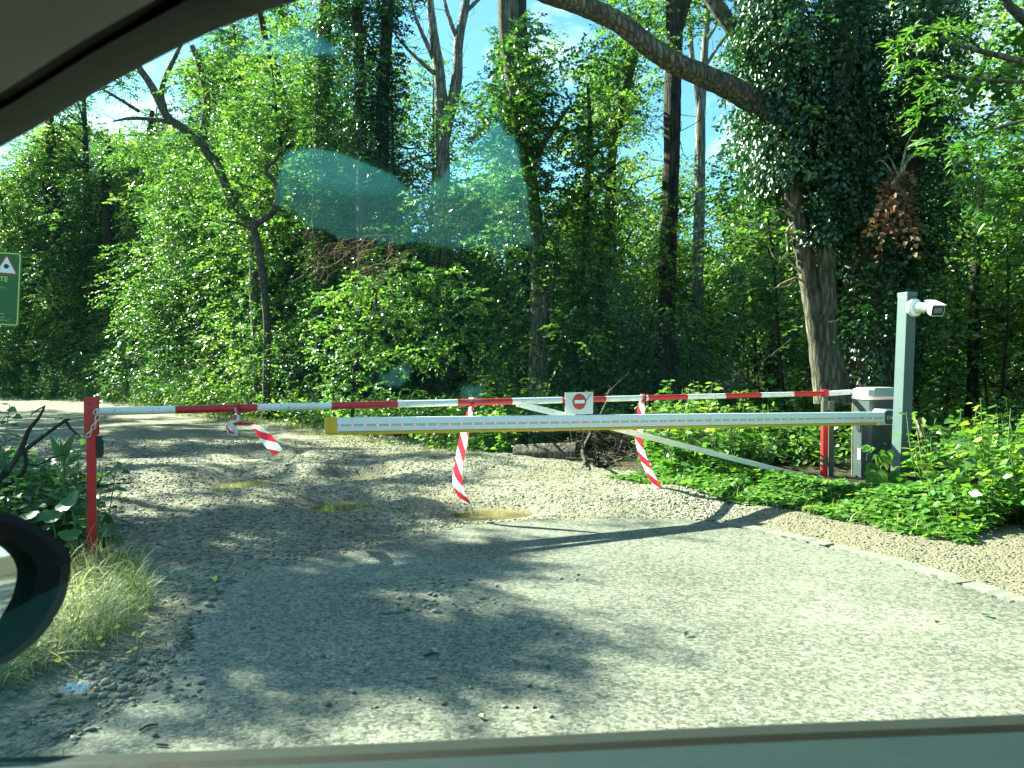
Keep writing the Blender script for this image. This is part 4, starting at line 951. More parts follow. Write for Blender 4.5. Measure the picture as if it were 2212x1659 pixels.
# the rim lies in a plane turned between the eye and the road behind
eye_d = P(60, 1270, mY) - Vector((0, 0, HC)); m_c = P(-80, 1280, mY)
back = Vector((1.0, 0.02, -0.04)).normalized()
mn = (-(eye_d.normalized()) + back).normalized()
def on_plane(px, py, off=0.0):
    r = (P(px, py, 1.0) - Vector((0, 0, HC))).normalized(); k = (m_c - mn * off - Vector((0, 0, HC))).dot(mn) / r.dot(mn)
    return Vector((0, 0, HC)) + r * k
R0 = [on_plane(p[0], p[1]) for p in oo]; R1 = [on_plane(p[0], p[1]) for p in ii]; cR = sum(R0, Vector()) / len(R0); cI = sum(R1, Vector()) / len(R1)
rim2 = [p.lerp(cI, 0.03) - mn * 0.022 for p in R1]
bulge = [[cR + (p - cR) * s_ - mn * d_ for p in R0] for s_, d_ in ((1.0, 0.012), (0.96, 0.05), (0.80, 0.09), (0.45, 0.115))]
b = MB(); b.loft([rim2, R1, [p + mn * 0.006 for p in [a_.lerp(c_2, 0.4) for a_, c_2 in zip(R0, R1)]], R0] + bulge); wm_ = b.build('wing_mirror', M['mirror_shell'], car, smooth=True)
b = MB(); b.prism([p + mn * 0.002 for p in rim2], -mn * 0.003); b.build('mirror_glass', M['mirror'], wm_)

# ------------------------------------------------------------------ the wood: distinct trees
def px_limb(W, pts, Y, radii, rng, sides=10, n=6, rough=0.07):
    """a limb through picture points; Y a number or one per point"""
    Ys = Y if isinstance(Y, (list, tuple)) else [Y] * len(pts)
    return W.limb([P(p[0], p[1], y) for p, y in zip(pts, Ys)], radii, sides, n, rough, rng)
def px_clumps(Lf, rng, items, Y, dY=0.5, size=0.095, dens=42, per=9, **k):
    """clumps of leaves at (px, py, radius in px)"""
    for it in items:
        y = Y + rng.uniform(-dY, dY); r = it[2] / F * y
        kk = dict(k)
        if len(it) > 3: kk['tint'] = it[3]
        clump(rng, Lf, P(it[0], it[1], y), r, int(dens * r * r * 3.4 + 6), size, per, **kk)
def px_tree(name, label, cat, limbs, Y, leaves, seed, mat_wood='bark_dark', mat_leaf='leaf', size=0.088, dens=52, dY=0.6, auto=None, parts=('trunk', 'crown'), kind='rhomb', group=None, twigs=0, per=9, **k):
    rng = np.random.default_rng(seed); W = Wood(); Lf = Leaves(kind)
    for i, l in enumerate(limbs):
        if i == 0 and P(*l[0][0], Y).z > 0.2:
            W.limb([P(*l[0][0], Y) - Vector((0, 0, P(*l[0][0], Y).z + 0.3)), P(*l[0][0], Y) - Vector((0.03, 0, 0.5 * P(*l[0][0], Y).z)), P(*l[0][0], Y) + Vector((0, 0, 0.05))], [l[1][0] * 1.25, l[1][0] * 1.05, l[1][0]], 10, 6, 0.07, rng)
        px_limb(W, l[0], l[2] if len(l) > 2 else Y, l[1], rng)
    b0 = P(*limbs[0][0][0], Y if not isinstance(Y, (list, tuple)) else Y[0]); root = thing(name, label, cat, (b0.x, b0.y, 0), 0, group)
    if leaves: px_clumps(Lf, rng, leaves, Y, dY, size, dens, per, **k)
    if auto:                                                            # small leafy shoots all along the stem
        top, bot, step, rad = auto; l = limbs[0][0]; ys = np.arange(top, bot, step); o_ = np.argsort([p[1] for p in l])
        xs = np.interp(ys, [l[i][1] for i in o_], [l[i][0] for i in o_])
        px_clumps(Lf, rng, [(x + rng.uniform(-0.8, 0.8) * rad, y, rad * rng.uniform(0.6, 1.2)) for x, y in zip(xs, ys)], Y - 0.35, 0.25, size, dens, per, **k)
    if twigs:
        V = np.concatenate(W.V); sel = rng.integers(len(V) // 3, len(V), twigs)
        W.twigs(rng, V[sel], ball(rng, twigs) + np.array([0, 0, 0.4]), rng.uniform(0.2, 0.7, twigs), 0.010)
    link(parts[0], W.mesh(parts[0]), M[mat_wood], root, True)
    if leaves: link(parts[1], Lf.mesh(parts[1]), M[mat_leaf], root)
    return root
def ivy_sleeve(Lf, rng, path, rad, n, size=0.066, out=0.18, tint=0.35):
    path = np.asarray(path); k = rng.integers(0, len(path) - 1, n); f = rng.uniform(0, 1, n)[:, None]
    c = path[k] * (1 - f) + path[k + 1] * f; ax = nrm(path[k + 1] - path[k]); d = nrm(np.cross(ax, ball(rng, n)))
    lump = 0.5 + vnoise(c[:, 2] * 2.3 + d[:, 0] * 1.5, d[:, 1] * 2 + c[:, 0], 5) * 1.1
    p = c + d * (np.interp(k, [0, len(path)], [rad[0], rad[-1]]) + out * rng.uniform(0, 1, n) * (0.4 + lump))[:, None]
    t = d * 0.35 - UP * 0.8 + rng.normal(size=(n, 3)) * 0.45; nn = d + UP * 0.5 + rng.normal(size=(n, 3)) * 0.35
    Lf.add(p, t, nn, size * rng.uniform(0.6, 1.25, n), np.clip(tint + 0.25 * rng.normal(size=n), 0, 1))

# great ivy-clad tree behind the cabinet, with the long bare bough reaching left
rng = np.random.default_rng(21); W = Wood(); Y1 = 10.4
root = thing('ivy_tree', 'huge many-stemmed tree wrapped in dark ivy behind the barrier cabinet, a bare bough reaching left', 'tree', (*P(1830, 850, Y1)[:2], 0))
sa = px_limb(W, [(1788, 868), (1770, 740), (1750, 620), (1730, 510), (1716, 440), (1700, 300), (1690, 100), (1670, -80)], Y1 - 0.25, [0.17, 0.135, 0.12, 0.115, 0.115, 0.12, 0.12, 0.10], rng, 14, 8, 0.05)
sb2 = px_limb(W, [(1814, 868), (1796, 740), (1787, 620), (1788, 500), (1800, 300), (1830, 100), (1835, -80)], Y1 - 0.30, [0.17, 0.13, 0.12, 0.12, 0.12, 0.13, 0.12], rng, 14, 8, 0.05)
sc2 = px_limb(W, [(1890, 870), (1882, 700), (1872, 500), (1850, 330), (1838, 160), (1836, -90)], Y1 + 0.15, [0.42, 0.36, 0.32, 0.24, 0.20, 0.17], rng, 14, 8, 0.05)
sd2 = px_limb(W, [(1900, 800), (1930, 520), (1985, 240), (2010, -90)], Y1 + 0.4, [0.28, 0.24, 0.2, 0.15], rng, 12, 8, 0.05)
bough = px_limb(W, [(1660, 240), (1590, 198), (1520, 165), (1460, 138), (1400, 100), (1340, 52), (1270, 18), (1180, -12), (1080, -50)], [Y1 - 0.2, Y1 - 0.3, Y1 - 0.5, Y1 - 0.6, Y1 - 0.7, Y1 - 0.8, Y1 - 0.9, Y1 - 1.0, Y1 - 1.1], [0.17, 0.155, 0.14, 0.135, 0.13, 0.125, 0.12, 0.11, 0.09], rng, 14, 8, 0.06)
fork = px_limb(W, [(1690, 200), (1640, 130), (1590, 70), (1545, 10), (1500, -60)], Y1 + 0.3, [0.15, 0.14, 0.12, 0.11, 0.10], rng, 12, 7, 0.06)
link('trunk', W.mesh('trunk'), M['bark'], root, True)
Lf = Leaves('oval')
ivy_sleeve(Lf, rng, sa[34:], (0.17, 0.16), 8500, out=0.55); ivy_sleeve(Lf, rng, sb2[22:], (0.17, 0.15), 7000, out=0.35); ivy_sleeve(Lf, rng, sc2[2:], (0.42, 0.2), 11000, out=0.22)
ivy_sleeve(Lf, rng, sd2, (0.3, 0.2), 10000, out=0.5)
px_clumps(Lf, rng, [(1650, 120, 80), (1665, 235, 90), (1690, 330, 85), (1660, 20, 90), (1740, 60, 90), (1730, 180, 90), (1760, 290, 90), (1745, 400, 75), (1800, 480, 70), (1640, 300, 50), (1640, 380, 40), (1770, 560, 45),
     (1800, 130, 60), (1900, 140, 110), (1920, 270, 110), (1880, 420, 90), (1960, 380, 110), (1990, 90, 95), (2025, 200, 75), (1930, 500, 90), (1850, 590, 75), (1900, 620, 60), (1870, 690, 55), (1905, 20, 110), (2030, 20, 70),
     (1990, 470, 80), (1700, 450, 35), (1640, 60, 70), (2000, 560, 60), (1930, 760, 45)], Y1, 0.7, 0.068, 105, 8, squash=1.0, tint=0.45, tvar=0.28, droop=0.6, flat=0.5)
link('ivy', Lf.mesh('ivy'), M['ivy'], root)
W = Wood()
for pts in ([(1716, 470), (1690, 452), (1672, 458), (1640, 447)], [(1716, 480), (1700, 500), (1702, 540), (1690, 556)], [(1718, 505), (1690, 500), (1660, 490), (1640, 478)], [(1720, 600), (1690, 612), (1676, 622), (1666, 620)], [(1730, 590), (1700, 560), (1676, 560), (1660, 530)],
            [(1740, 610), (1716, 600), (1706, 616), (1680, 622)], [(1718, 450), (1700, 430), (1698, 410), (1700, 400)]):
    px_limb(W, pts, Y1 - 0.5, [0.016, 0.012, 0.008, 0.004], rng, 5, 5)
link('bare_twig', W.mesh('bare_twig'), M['pale_wood'], root, True)

# straight dark trunk in the middle right
px_tree('tall_tree', 'tall straight dark trunk standing alone between the bough and the underwood', 'tree',
        [([(1438, 800), (1441, 640), (1447, 480), (1452, 330), (1454, 200), (1458, 90), (1452, -60)], [0.19, 0.165, 0.15, 0.15, 0.16, 0.15, 0.13]),
         ([(1455, 110), (1470, 40), (1500, -40)], [0.10, 0.09, 0.07])], 14.5, [(1440, 10, 90), (1395, 60, 70), (1500, 20, 50), (1380, -20, 90), (1450, 95, 45)], 31, 'bark_dark', twigs=40, auto=(430, 800, 60, 28))
# bare pale dead tree
px_tree('dead_tree', 'bare pale dead tree with forked leafless top against the sky right of centre', 'tree',
        [([(1504, 760), (1508, 560), (1512, 400), (1513, 250), (1520, 140), (1528, 30), (1530, -60)], [0.17, 0.15, 0.14, 0.13, 0.10, 0.07, 0.05]),
         ([(1513, 250), (1498, 150), (1490, 60), (1484, -40)], [0.09, 0.07, 0.06, 0.04]), ([(1520, 150), (1545, 110), (1570, 70), (1580, 20)], [0.05, 0.04, 0.03, 0.02]),
         ([(1516, 190), (1550, 150), (1575, 180), (1600, 200)], [0.05, 0.04, 0.025, 0.015]), ([(1528, 60), (1510, 20), (1506, -30)], [0.04, 0.03, 0.02]), ([(1526, 90), (1548, 50), (1556, -10)], [0.04, 0.03, 0.02]),
         ([(1490, 60), (1470, 10), (1462, -40)], [0.04, 0.03, 0.02])], 20.0, None, 33, 'bark_pale', twigs=60)
px_tree('dead_tree', 'thin bare dead tree with grey leafless branches against the sky at the top centre', 'tree',
        [([(958, 420), (955, 250), (948, 150), (935, 60), (925, -40)], [0.17, 0.15, 0.13, 0.10, 0.07]), ([(958, 300), (985, 180), (990, 90), (1005, 10), (1012, -60)], [0.14, 0.13, 0.11, 0.10, 0.08]),
         ([(948, 150), (915, 80), (895, 30), (880, -30)], [0.07, 0.05, 0.035, 0.02]), ([(950, 170), (905, 130), (870, 95), (845, 60)], [0.06, 0.045, 0.03, 0.015]), ([(990, 90), (970, 40), (955, -20)], [0.06, 0.05, 0.03]), ([(1000, 30), (1040, -10), (1060, -60)], [0.05, 0.04, 0.02])], 18.0, None, 34, 'bark_pale', twigs=70)
# trunks with ivy in the centre
px_tree('ivied_tree', 'grey trunk bare at its foot and leafy above, left of the tall straight dark trunk', 'tree',
        [([(1166, 760), (1166, 620), (1160, 540), (1140, 380), (1118, 200), (1100, 80), (1095, -60)], [0.19, 0.165, 0.16, 0.17, 0.19, 0.2, 0.19]), ([(1140, 380), (1180, 300), (1230, 230)], [0.07, 0.05, 0.03])], 14.0,
        [(1150, 480, 55), (1130, 400, 60), (1110, 330, 55), (1180, 430, 50), (1100, 420, 45), (1090, 250, 60), (1210, 360, 60), (1050, 330, 60), (1160, 240, 70), (1230, 260, 60), (1060, 420, 60), (1200, 160, 80), (1280, 130, 70), (1140, 540, 35), (1070, 520, 60), (1180, 560, 30), (1000, 250, 60), (1118, 190, 50), (1122, 260, 50), (1105, 130, 45), (1060, 230, 55)], 35, 'bark', tint=0.5, auto=(60, 620, 30, 42))
px_tree('slender_tree', 'slender leafy tree with bright yellow-green sprays right of the ivied grey trunk', 'tree',
        [([(1264, 850), (1262, 700), (1266, 560), (1268, 420), (1275, 300), (1270, 180)], [0.09, 0.08, 0.07, 0.06, 0.05, 0.03]), ([(1266, 420), (1310, 370), (1345, 350)], [0.03, 0.02, 0.01]), ([(1270, 350), (1320, 290), (1360, 265)], [0.03, 0.02, 0.01])], 14.5,
        [(1262, 520, 45), (1290, 470, 45, .55), (1240, 440, 45), (1300, 400, 45, .75), (1340, 360, 38, .85), (1290, 330, 45, .7), (1340, 280, 40, .9), (1250, 300, 50), (1310, 220, 50, .7), (1210, 480, 40), (1230, 600, 35), (1290, 600, 30), (1240, 680, 35), (1290, 720, 35), (1190, 640, 28)], 36, 'bark_dark', tint=0.55, size=0.092, dens=55, auto=(200, 840, 30, 30))
# leaning tree on the left with its dead twisted snag
px_tree('leaning_tree', 'dark leaning tree with crooked forked limbs left of centre', 'tree',
        [([(560, 900), (556, 760), (548, 640), (545, 500), (500, 430), (470, 360), (438, 310), (446, 220), (430, 140), (415, 100)], [0.14, 0.12, 0.12, 0.125, 0.125, 0.12, 0.11, 0.10, 0.085, 0.07]),
         ([(440, 320), (400, 280), (360, 250), (330, 190), (300, 145)], [0.10, 0.095, 0.09, 0.085, 0.07]), ([(385, 268), (330, 258), (280, 256), (245, 262)], [0.06, 0.05, 0.04, 0.02]), ([(360, 250), (350, 190), (380, 120), (395, 90)], [0.06, 0.06, 0.05, 0.03]),
         ([(300, 240), (260, 215), (225, 195)], [0.05, 0.04, 0.03])], 18.2,
        [(490, 250, 50), (390, 180, 40), (520, 330, 45), (350, 350, 50), (550, 260, 50), (290, 310, 45), (410, 400, 50), (570, 360, 40), (520, 180, 60), (250, 330, 50), (440, 470, 45), (370, 450, 55)], 37, 'bark', tint=0.6, twigs=40, auto=(130, 850, 34, 26))
px_tree('snag', 'twisted bare brown snag beside the leaning tree', 'dead tree',
        [([(575, 860), (576, 760), (576, 690), (568, 600), (560, 540), (548, 490), (566, 476), (592, 455), (600, 420), (590, 390), (575, 365), (596, 345), (606, 320)], [0.085, 0.085, 0.08, 0.08, 0.085, 0.085, 0.07, 0.07, 0.05, 0.04, 0.04, 0.035, 0.015]), ([(600, 420), (606, 380), (590, 345)], [0.04, 0.03, 0.015]), ([(552, 500), (515, 482), (480, 478)], [0.04, 0.03, 0.015])], 17.2, None, 38, 'deadwood', twigs=14)
# further trunks: label, points, depth, radii
px_tree('ivied_tree', 'pale vertical trunk with ivy on its upper half above the brown dry branch', 'tree', [([(690, 800), (688, 560), (690, 420), (694, 250), (700, 100), (705, -60)], [0.22, 0.2, 0.19, 0.18, 0.17, 0.15])], 18.3,
        [(690, 90, 70), (720, 160, 55), (660, 160, 60), (680, 240, 45), (730, 60, 60), (640, 80, 60), (700, 0, 80)], 40, 'bark', 'leaf', auto=(0, 700, 32, 45))
px_tree('dark_tree', 'pair of dark ivied trunks just left of the sky gap', 'tree', [([(823, 800), (824, 560), (826, 370), (828, 200), (836, 60), (840, -60)], [0.17, 0.16, 0.16, 0.15, 0.14, 0.12]), ([(790, 800), (786, 560), (782, 300), (775, 100), (770, -60)], [0.14, 0.14, 0.13, 0.12, 0.1])], 16.8,
        [(800, 40, 60), (770, 110, 55), (830, 130, 45), (790, 190, 55), (825, 230, 45), (780, 280, 55), (760, 20, 70), (820, -10, 60)], 41, 'bark_dark', 'ivy', dens=70, auto=(0, 600, 30, 38))
px_tree('dark_tree', 'slanting dark trunk leaning left near the car pillar', 'tree', [([(640, 420), (618, 230), (600, 170), (575, 90), (560, 20)], [0.13, 0.12, 0.12, 0.10, 0.08])], 21.0, [(600, 90, 55), (560, 150, 60), (640, 200, 50)], 42, dens=40)
px_tree('dark_tree', 'dark trunk low in the shade of the left hedge', 'tree', [([(456, 900), (458, 780), (462, 690), (470, 600)], [0.16, 0.15, 0.14, 0.12])], 22.5, None, 43, twigs=8)
px_tree('dark_tree', 'leafy dark trunk at the far left under the car pillar', 'tree', [([(120, 700), (122, 520), (116, 400), (108, 280), (100, 180)], [0.22, 0.2, 0.19, 0.17, 0.14])], 31.0, [(120, 300, 45), (80, 340, 50), (150, 360, 45), (60, 270, 40), (160, 300, 40)], 44, tint=0.7)
px_tree('dark_tree', 'forked dark trunk between the far-left trunk and the leaning tree', 'tree', [([(235, 700), (232, 500), (228, 380), (236, 300)], [0.17, 0.16, 0.15, 0.12]), ([(230, 400), (300, 360), (320, 300), (330, 240)], [0.12, 0.11, 0.1, 0.08])], 29.5, [(250, 380, 45), (200, 400, 50), (290, 420, 50)], 45, tint=0.65)
px_tree('dark_tree', 'thick dark trunk rising from the top of the leaves at the centre', 'tree', [([(1120, 420), (1118, 200), (1112, 100), (1108, -60)], [0.27, 0.27, 0.27, 0.25])], 17.6, [(1160, 90, 50), (1070, 190, 60), (1140, 170, 50), (1110, 230, 60), (1110, 300, 60), (1090, 140, 40), (1130, 380, 60), (1060, 300, 50), (1160, 290, 60)], 46, 'bark_dark', tint=0.6, dY=0.3, auto=(60, 420, 24, 50))
px_tree('slim_tree', 'thin slanting tree with leafy top between the ivied grey trunk and the dead pale one', 'tree', [([(1300, 600), (1318, 420), (1322, 330), (1345, 220), (1368, 130), (1380, 60)], [0.12, 0.11, 0.10, 0.09, 0.08, 0.05])], 17.0, [(1370, 110, 50), (1340, 170, 45), (1400, 170, 45), (1350, 60, 60), (1320, 250, 40), (1310, 120, 50)], 47, tint=0.6, auto=(60, 600, 35, 38))
px_tree('slim_tree', 'slim trunk in the shade at the right edge beyond the camera post', 'tree', [([(2102, 860), (2104, 700), (2108, 560), (2120, 400)], [0.09, 0.08, 0.07, 0.05])], 11.5, [(2110, 470, 60), (2150, 520, 70), (2070, 520, 60), (2170, 430, 70), (2060, 620, 60), (2130, 640, 70), (2030, 700, 45), (2180, 700, 70), (2100, 760, 60)], 48, 'bark_dark', tint=0.35)
# ash branch hanging into the picture on the right
px_tree('ash_tree', 'young ash with long narrow bright leaflets at the upper right edge', 'tree', [([(2420, 1150), (2400, 700), (2380, 300), (2330, 100), (2300, -50)], [0.09, 0.08, 0.07, 0.05, 0.03]), ([(2385, 330), (2280, 260), (2180, 270), (2090, 300)], [0.04, 0.03, 0.02, 0.01]), ([(2380, 420), (2260, 370), (2150, 360), (2080, 350)], [0.04, 0.03, 0.02, 0.01]),
         ([(2350, 160), (2200, 130), (2080, 100), (1990, 80)], [0.04, 0.03, 0.02, 0.008]), ([(2360, 200), (2250, 180), (2100, 170), (2000, 150)], [0.03, 0.02, 0.015, 0.006])], 7.4,
        [(1985, 85, 38, .8), (2040, 75, 35, .8), (1975, 150, 35, .7), (2040, 170, 38, .6), (2015, 230, 38, .5), (2100, 300, 45, .5), (2150, 340, 45, .6), (2040, 320, 38, .55), (2090, 360, 40, .6), (2200, 290, 50, .6), (2195, 390, 50, .4), (2150, 400, 45, .35), (2210, 350, 45, .5), (2180, 450, 45, .25)], 49, 'bark', 'ash', size=0.105, kind='lance', dens=42, dY=0.4, per=11, droop=0.5, fold=0.9)
px_tree('dark_tree', 'leaf-hung grey branch against the sky in the top right corner', 'tree', [([(2600, 700), (2500, 300), (2330, 120), (2212, 40), (2160, -10)], [0.2, 0.16, 0.10, 0.06, 0.04])], 9.0, [(2140, 190, 28), (2190, 110, 32), (2120, 170, 22), (2200, 160, 25), (2160, 145, 25), (2210, 60, 25)], 50, 'bark', 'ash', kind='oval', size=0.11, dens=40, per=7, droop=0.7)

# hanging dead bough with withered leaves
rng = np.random.default_rng(52); W = Wood(); Lf = Leaves('heart')
for pts, r in (([(1925, 400), (1945, 375), (1962, 345), (1990, 330), (2018, 325), (2034, 322)], [0.018, 0.022, 0.02, 0.017, 0.012, 0.007]), ([(1945, 380), (1952, 340), (1960, 310), (1976, 280)], [0.016, 0.013, 0.012, 0.006]), ([(1940, 380), (1925, 345), (1912, 336)], [0.012, 0.009, 0.004]), ([(1940, 395), (1910, 350), (1890, 350)], [0.01, 0.007, 0.003])):
    px_limb(W, pts, 9.2, r, rng, 6, 5)
c = thing('dead_bough', 'broken pale bough with a hanging bunch of withered brown leaves at the upper right', 'branch', P(1940, 380, 9.2))
px_clumps(Lf, rng, [(1942, 385, 16), (1930, 410, 20), (1948, 428, 17), (1918, 440, 20), (1935, 465, 17), (1900, 468, 10), (1975, 488, 8), (1955, 372, 9), (1922, 492, 8), (1955, 450, 10), (1945, 400, 12)], 9.15, 0.2, 0.058, 130, 5, squash=1.5, tint=0.4, tvar=0.5, droop=1.6, flat=1.2)
link('branch', W.mesh('branch'), M['pale_wood'], c, True); link('withered_leaves', Lf.mesh('withered_leaves'), M['dead_leaf'], c)
# dry brown conifer-like branch in the left middle
rng = np.random.default_rng(53); W = Wood()
c = thing('dry_branch', 'dry reddish brown twiggy branch caught among the green left of centre', 'branch', P(790, 560, 13.6))
for k_ in range(46):
    x0, y0 = rng.uniform(665, 860), rng.uniform(480, 560); a = rng.uniform(0, 6.28)
    px_limb(W, [(x0, y0 + 40), (x0 + 22 * math.cos(a), y0 + 40 + 18 * math.sin(a)), (x0 + 48 * math.cos(a + 0.4), y0 + 46 + 30 * math.sin(a))], 13.6 + rng.uniform(-0.3, 0.3), [0.006, 0.005, 0.003], rng, 4, 3)
px_limb(W, [(800, 700), (812, 640), (815, 610), (790, 570), (740, 520)], 13.6, [0.02, 0.018, 0.016, 0.012, 0.006], rng, 6, 5); px_limb(W, [(815, 610), (838, 560), (850, 520)], 13.6, [0.014, 0.01, 0.005], rng, 5, 5)
V0 = np.concatenate(W.V); sel = rng.integers(0, len(V0), 420); W.twigs(rng, V0[sel], ball(rng, 420), rng.uniform(0.06, 0.25, 420), 0.0035)
m, N, Lk, bs = mat('dry_twigs'); bs.inputs['Base Color'].default_value = (0.17, 0.075, 0.045, 1); bs.inputs['Roughness'].default_value = 0.9; M['dry_twigs'] = m
link('branch', W.mesh('branch'), M['dry_twigs'], c, True)

# ------------------------------------------------------------------ the wood: repeated trees and shrubs
rng = np.random.default_rng(77); used = set()
GR = {'shrub': ('dense leafy shrub', 'shrub')}
def kinds(name, label, cat, group, n, **k):
    out = []
    for i in range(n):
        kk = {a: (v(i) if callable(v) else v) for a, v in k.items()}
        out.append(make_tree(name, label, cat, (0, 0, 0), seed=1000 + hash_(name, i), group=group, **kk))
    return out
def hash_(s, i): return (sum(ord(c) * (j + 3) for j, c in enumerate(s)) * 7 + i * 131) % 9000
def scatter(protos, spots, smin=0.85, smax=1.2):
    for i, (x, y) in enumerate(spots):
        put(protos[i % len(protos)], used, x, y, rng.uniform(0, 6.28), rng.uniform(smin, smax))
def seen(x, y, m=0.05): return y > 1 and abs(x / y) < 0.666 + m + 1.5 / y
def band(s0, s1, step, d0, d1, jit=0.4, skip=None):
    out = []; s_ = s0
    while s_ < s1:
        d_ = rng.uniform(d0, d1); x, y = SD(s_ + rng.uniform(-jit, jit) * step, d_); s_ += step
        if seen(x, y) and not (skip and skip(x, y)): out.append((x, y))
    return out
hedge = kinds('understorey_tree', 'small bushy tree forming the leafy wall of the wood along the left road', 'small tree', 'bushy trees along the left edge of the wood', 4,
              height=lambda i: 6.0 + 0.9 * i, r0=0.08, crown_from=0.04, spread=2.0, clumps=70, per_clump=48, leaf=0.088, stems=3, tint=0.48, cr=(0.5, 0.95), limb_up=0.25, crown_name='foliage', wood_name='stem')
scatter(hedge, band(-32, -13, 1.1, 3.0, 4.6) + band(-33, -12, 1.5, 5, 8) + band(-13, -5, 1.15, 1.2, 3.0) + band(-12, -3, 1.5, 3.2, 6.0), 0.9, 1.4)
shrub = kinds('shrub', 'leafy shrub at the foot of the wood along the left road', 'shrub', 'shrubs at the foot of the left wood', 4,
              height=lambda i: 2.2 + 0.3 * i, r0=0.03, crown_from=0.02, spread=1.15, clumps=30, per_clump=44, leaf=0.082, stems=3, tint=0.5, cr=(0.35, 0.65), limb_up=0.3, crown_name='foliage', wood_name='stem')
scatter(shrub, band(-32, -13, 1.0, 1.8, 2.8) + band(-13, -2.5, 1.0, 0.8, 1.9), 0.75, 1.2)
sap = kinds('sapling', 'leafy sapling filling the shade under the trees behind the barriers', 'sapling', 'saplings in the shade behind the barriers', 4,
            height=lambda i: 3.0 + 0.6 * i, r0=0.03, crown_from=0.06, spread=1.4, clumps=30, per_clump=36, leaf=0.086, stems=2, tint=0.42, cr=(0.4, 0.7), limb_up=0.15, crown_name='foliage', wood_name='stem')
def in_front(x, y): return (1085 < 1106 + F * x / y < 1425 and 8.0 < y < 11.3) or (x < 3.55 and y < 5.27 + 0.501 * (x + 2.85) + 0.5) or (3.0 < x < 4.6 and y < 9.2 and x / y < 0.56)
def lit_lane(x, y):
    u, v = x - 4.3, y - 10.2; k = u * SAZ.x + v * SAZ.y
    return 0 < k < 13 and abs(u * SAZ.y - v * SAZ.x) < 1.4
def clear(x, y): return (1106 + F * x / y > 1345 and y < 10.9) or lit_lane(x, y)
scatter(sap, band(-4, 13, 1.15, 1.6, 3.5, skip=lambda x, y: clear(x, y) or in_front(x, y)) + band(-6, 16, 1.4, 4, 8, skip=clear) + band(-8, 20, 2.4, 9, 14), 0.8, 1.25)
wood = kinds('forest_tree', 'slim dark-trunked tree standing deep in the wood', 'tree', 'slim trees deep in the wood', 5,
             height=lambda i: 9.5 + 1.4 * i, r0=0.13, crown_from=0.22, spread=2.5, clumps=54, per_clump=38, leaf=0.11, tint=0.52, cr=(0.6, 1.1))
def gap(x, y):
    px = 1106 + F * x / y
    return lit_lane(x, y) or (820 < px < 1010 and y > 13) or (1465 < px < 1610 and y > 12) or (2080 < px < 2260 and y > 8)
scatter(wood, band(-30, -13, 2.0, 3.2, 6.0, skip=gap) + band(-13, -8, 2.4, 3.0, 5.5, skip=gap) + band(-32, -4, 1.9, 5, 9, skip=gap) + band(-34, -6, 2.2, 9.5, 15, skip=gap) + band(-4, 18, 4.6, 7, 14, skip=gap) + band(-36, -6, 4.0, 18, 26, skip=gap) + band(-4, 24, 6.5, 18, 26, skip=gap), 0.8, 1.15)
deep = kinds('thicket_tree', 'pale sunlit bushy tree far back in the wood', 'tree', 'sunlit trees at the back of the wood', 3,
             height=lambda i: 6.0 + i, r0=0.09, crown_from=0.08, spread=2.5, clumps=44, per_clump=24, leaf=0.15, stems=2, tint=0.62, cr=(0.7, 1.2), limb_up=0.3)
scatter(deep, band(-36, 26, 2.6, 15, 22) + band(-40, 34, 3.0, 26, 36), 0.85, 1.3)
# young trees with bright leaf tiers beside the road in the middle
px_tree('sapling', 'bright-leaved sapling with layered sprays just left of the middle of the bar', 'sapling', [([(760, 930), (765, 800), (775, 700), (790, 620)], [0.03, 0.027, 0.02, 0.01]), ([(766, 800), (720, 740), (690, 720)], [0.015, 0.01, 0.006]), ([(770, 740), (830, 690), (860, 670)], [0.015, 0.01, 0.006])], 13.2,
        [(735, 640, 38, 0.40), (770, 610, 40, 0.35), (710, 690, 35, 0.45), (800, 660, 42, 0.30), (745, 720, 42, 0.40), (700, 760, 32, 0.40), (790, 740, 45, 0.22), (850, 700, 45, 0.40), (830, 620, 45, 0.22), (760, 790, 45, 0.25), (700, 640, 25, 0.45), (840, 780, 45, 0.22), (900, 640, 50, 0.22), (940, 690, 50, 0.22), (880, 590, 50, 0.22), (960, 600, 50, 0.22), (1010, 650, 50, 0.30), (920, 760, 50, 0.30), (1000, 740, 50, 0.22), (800, 850, 35, 0.30), (720, 840, 35, 0.40), (870, 850, 40, 0.25)], 60, 'bark_dark', size=0.085, dens=66, dY=0.5, tvar=0.2)

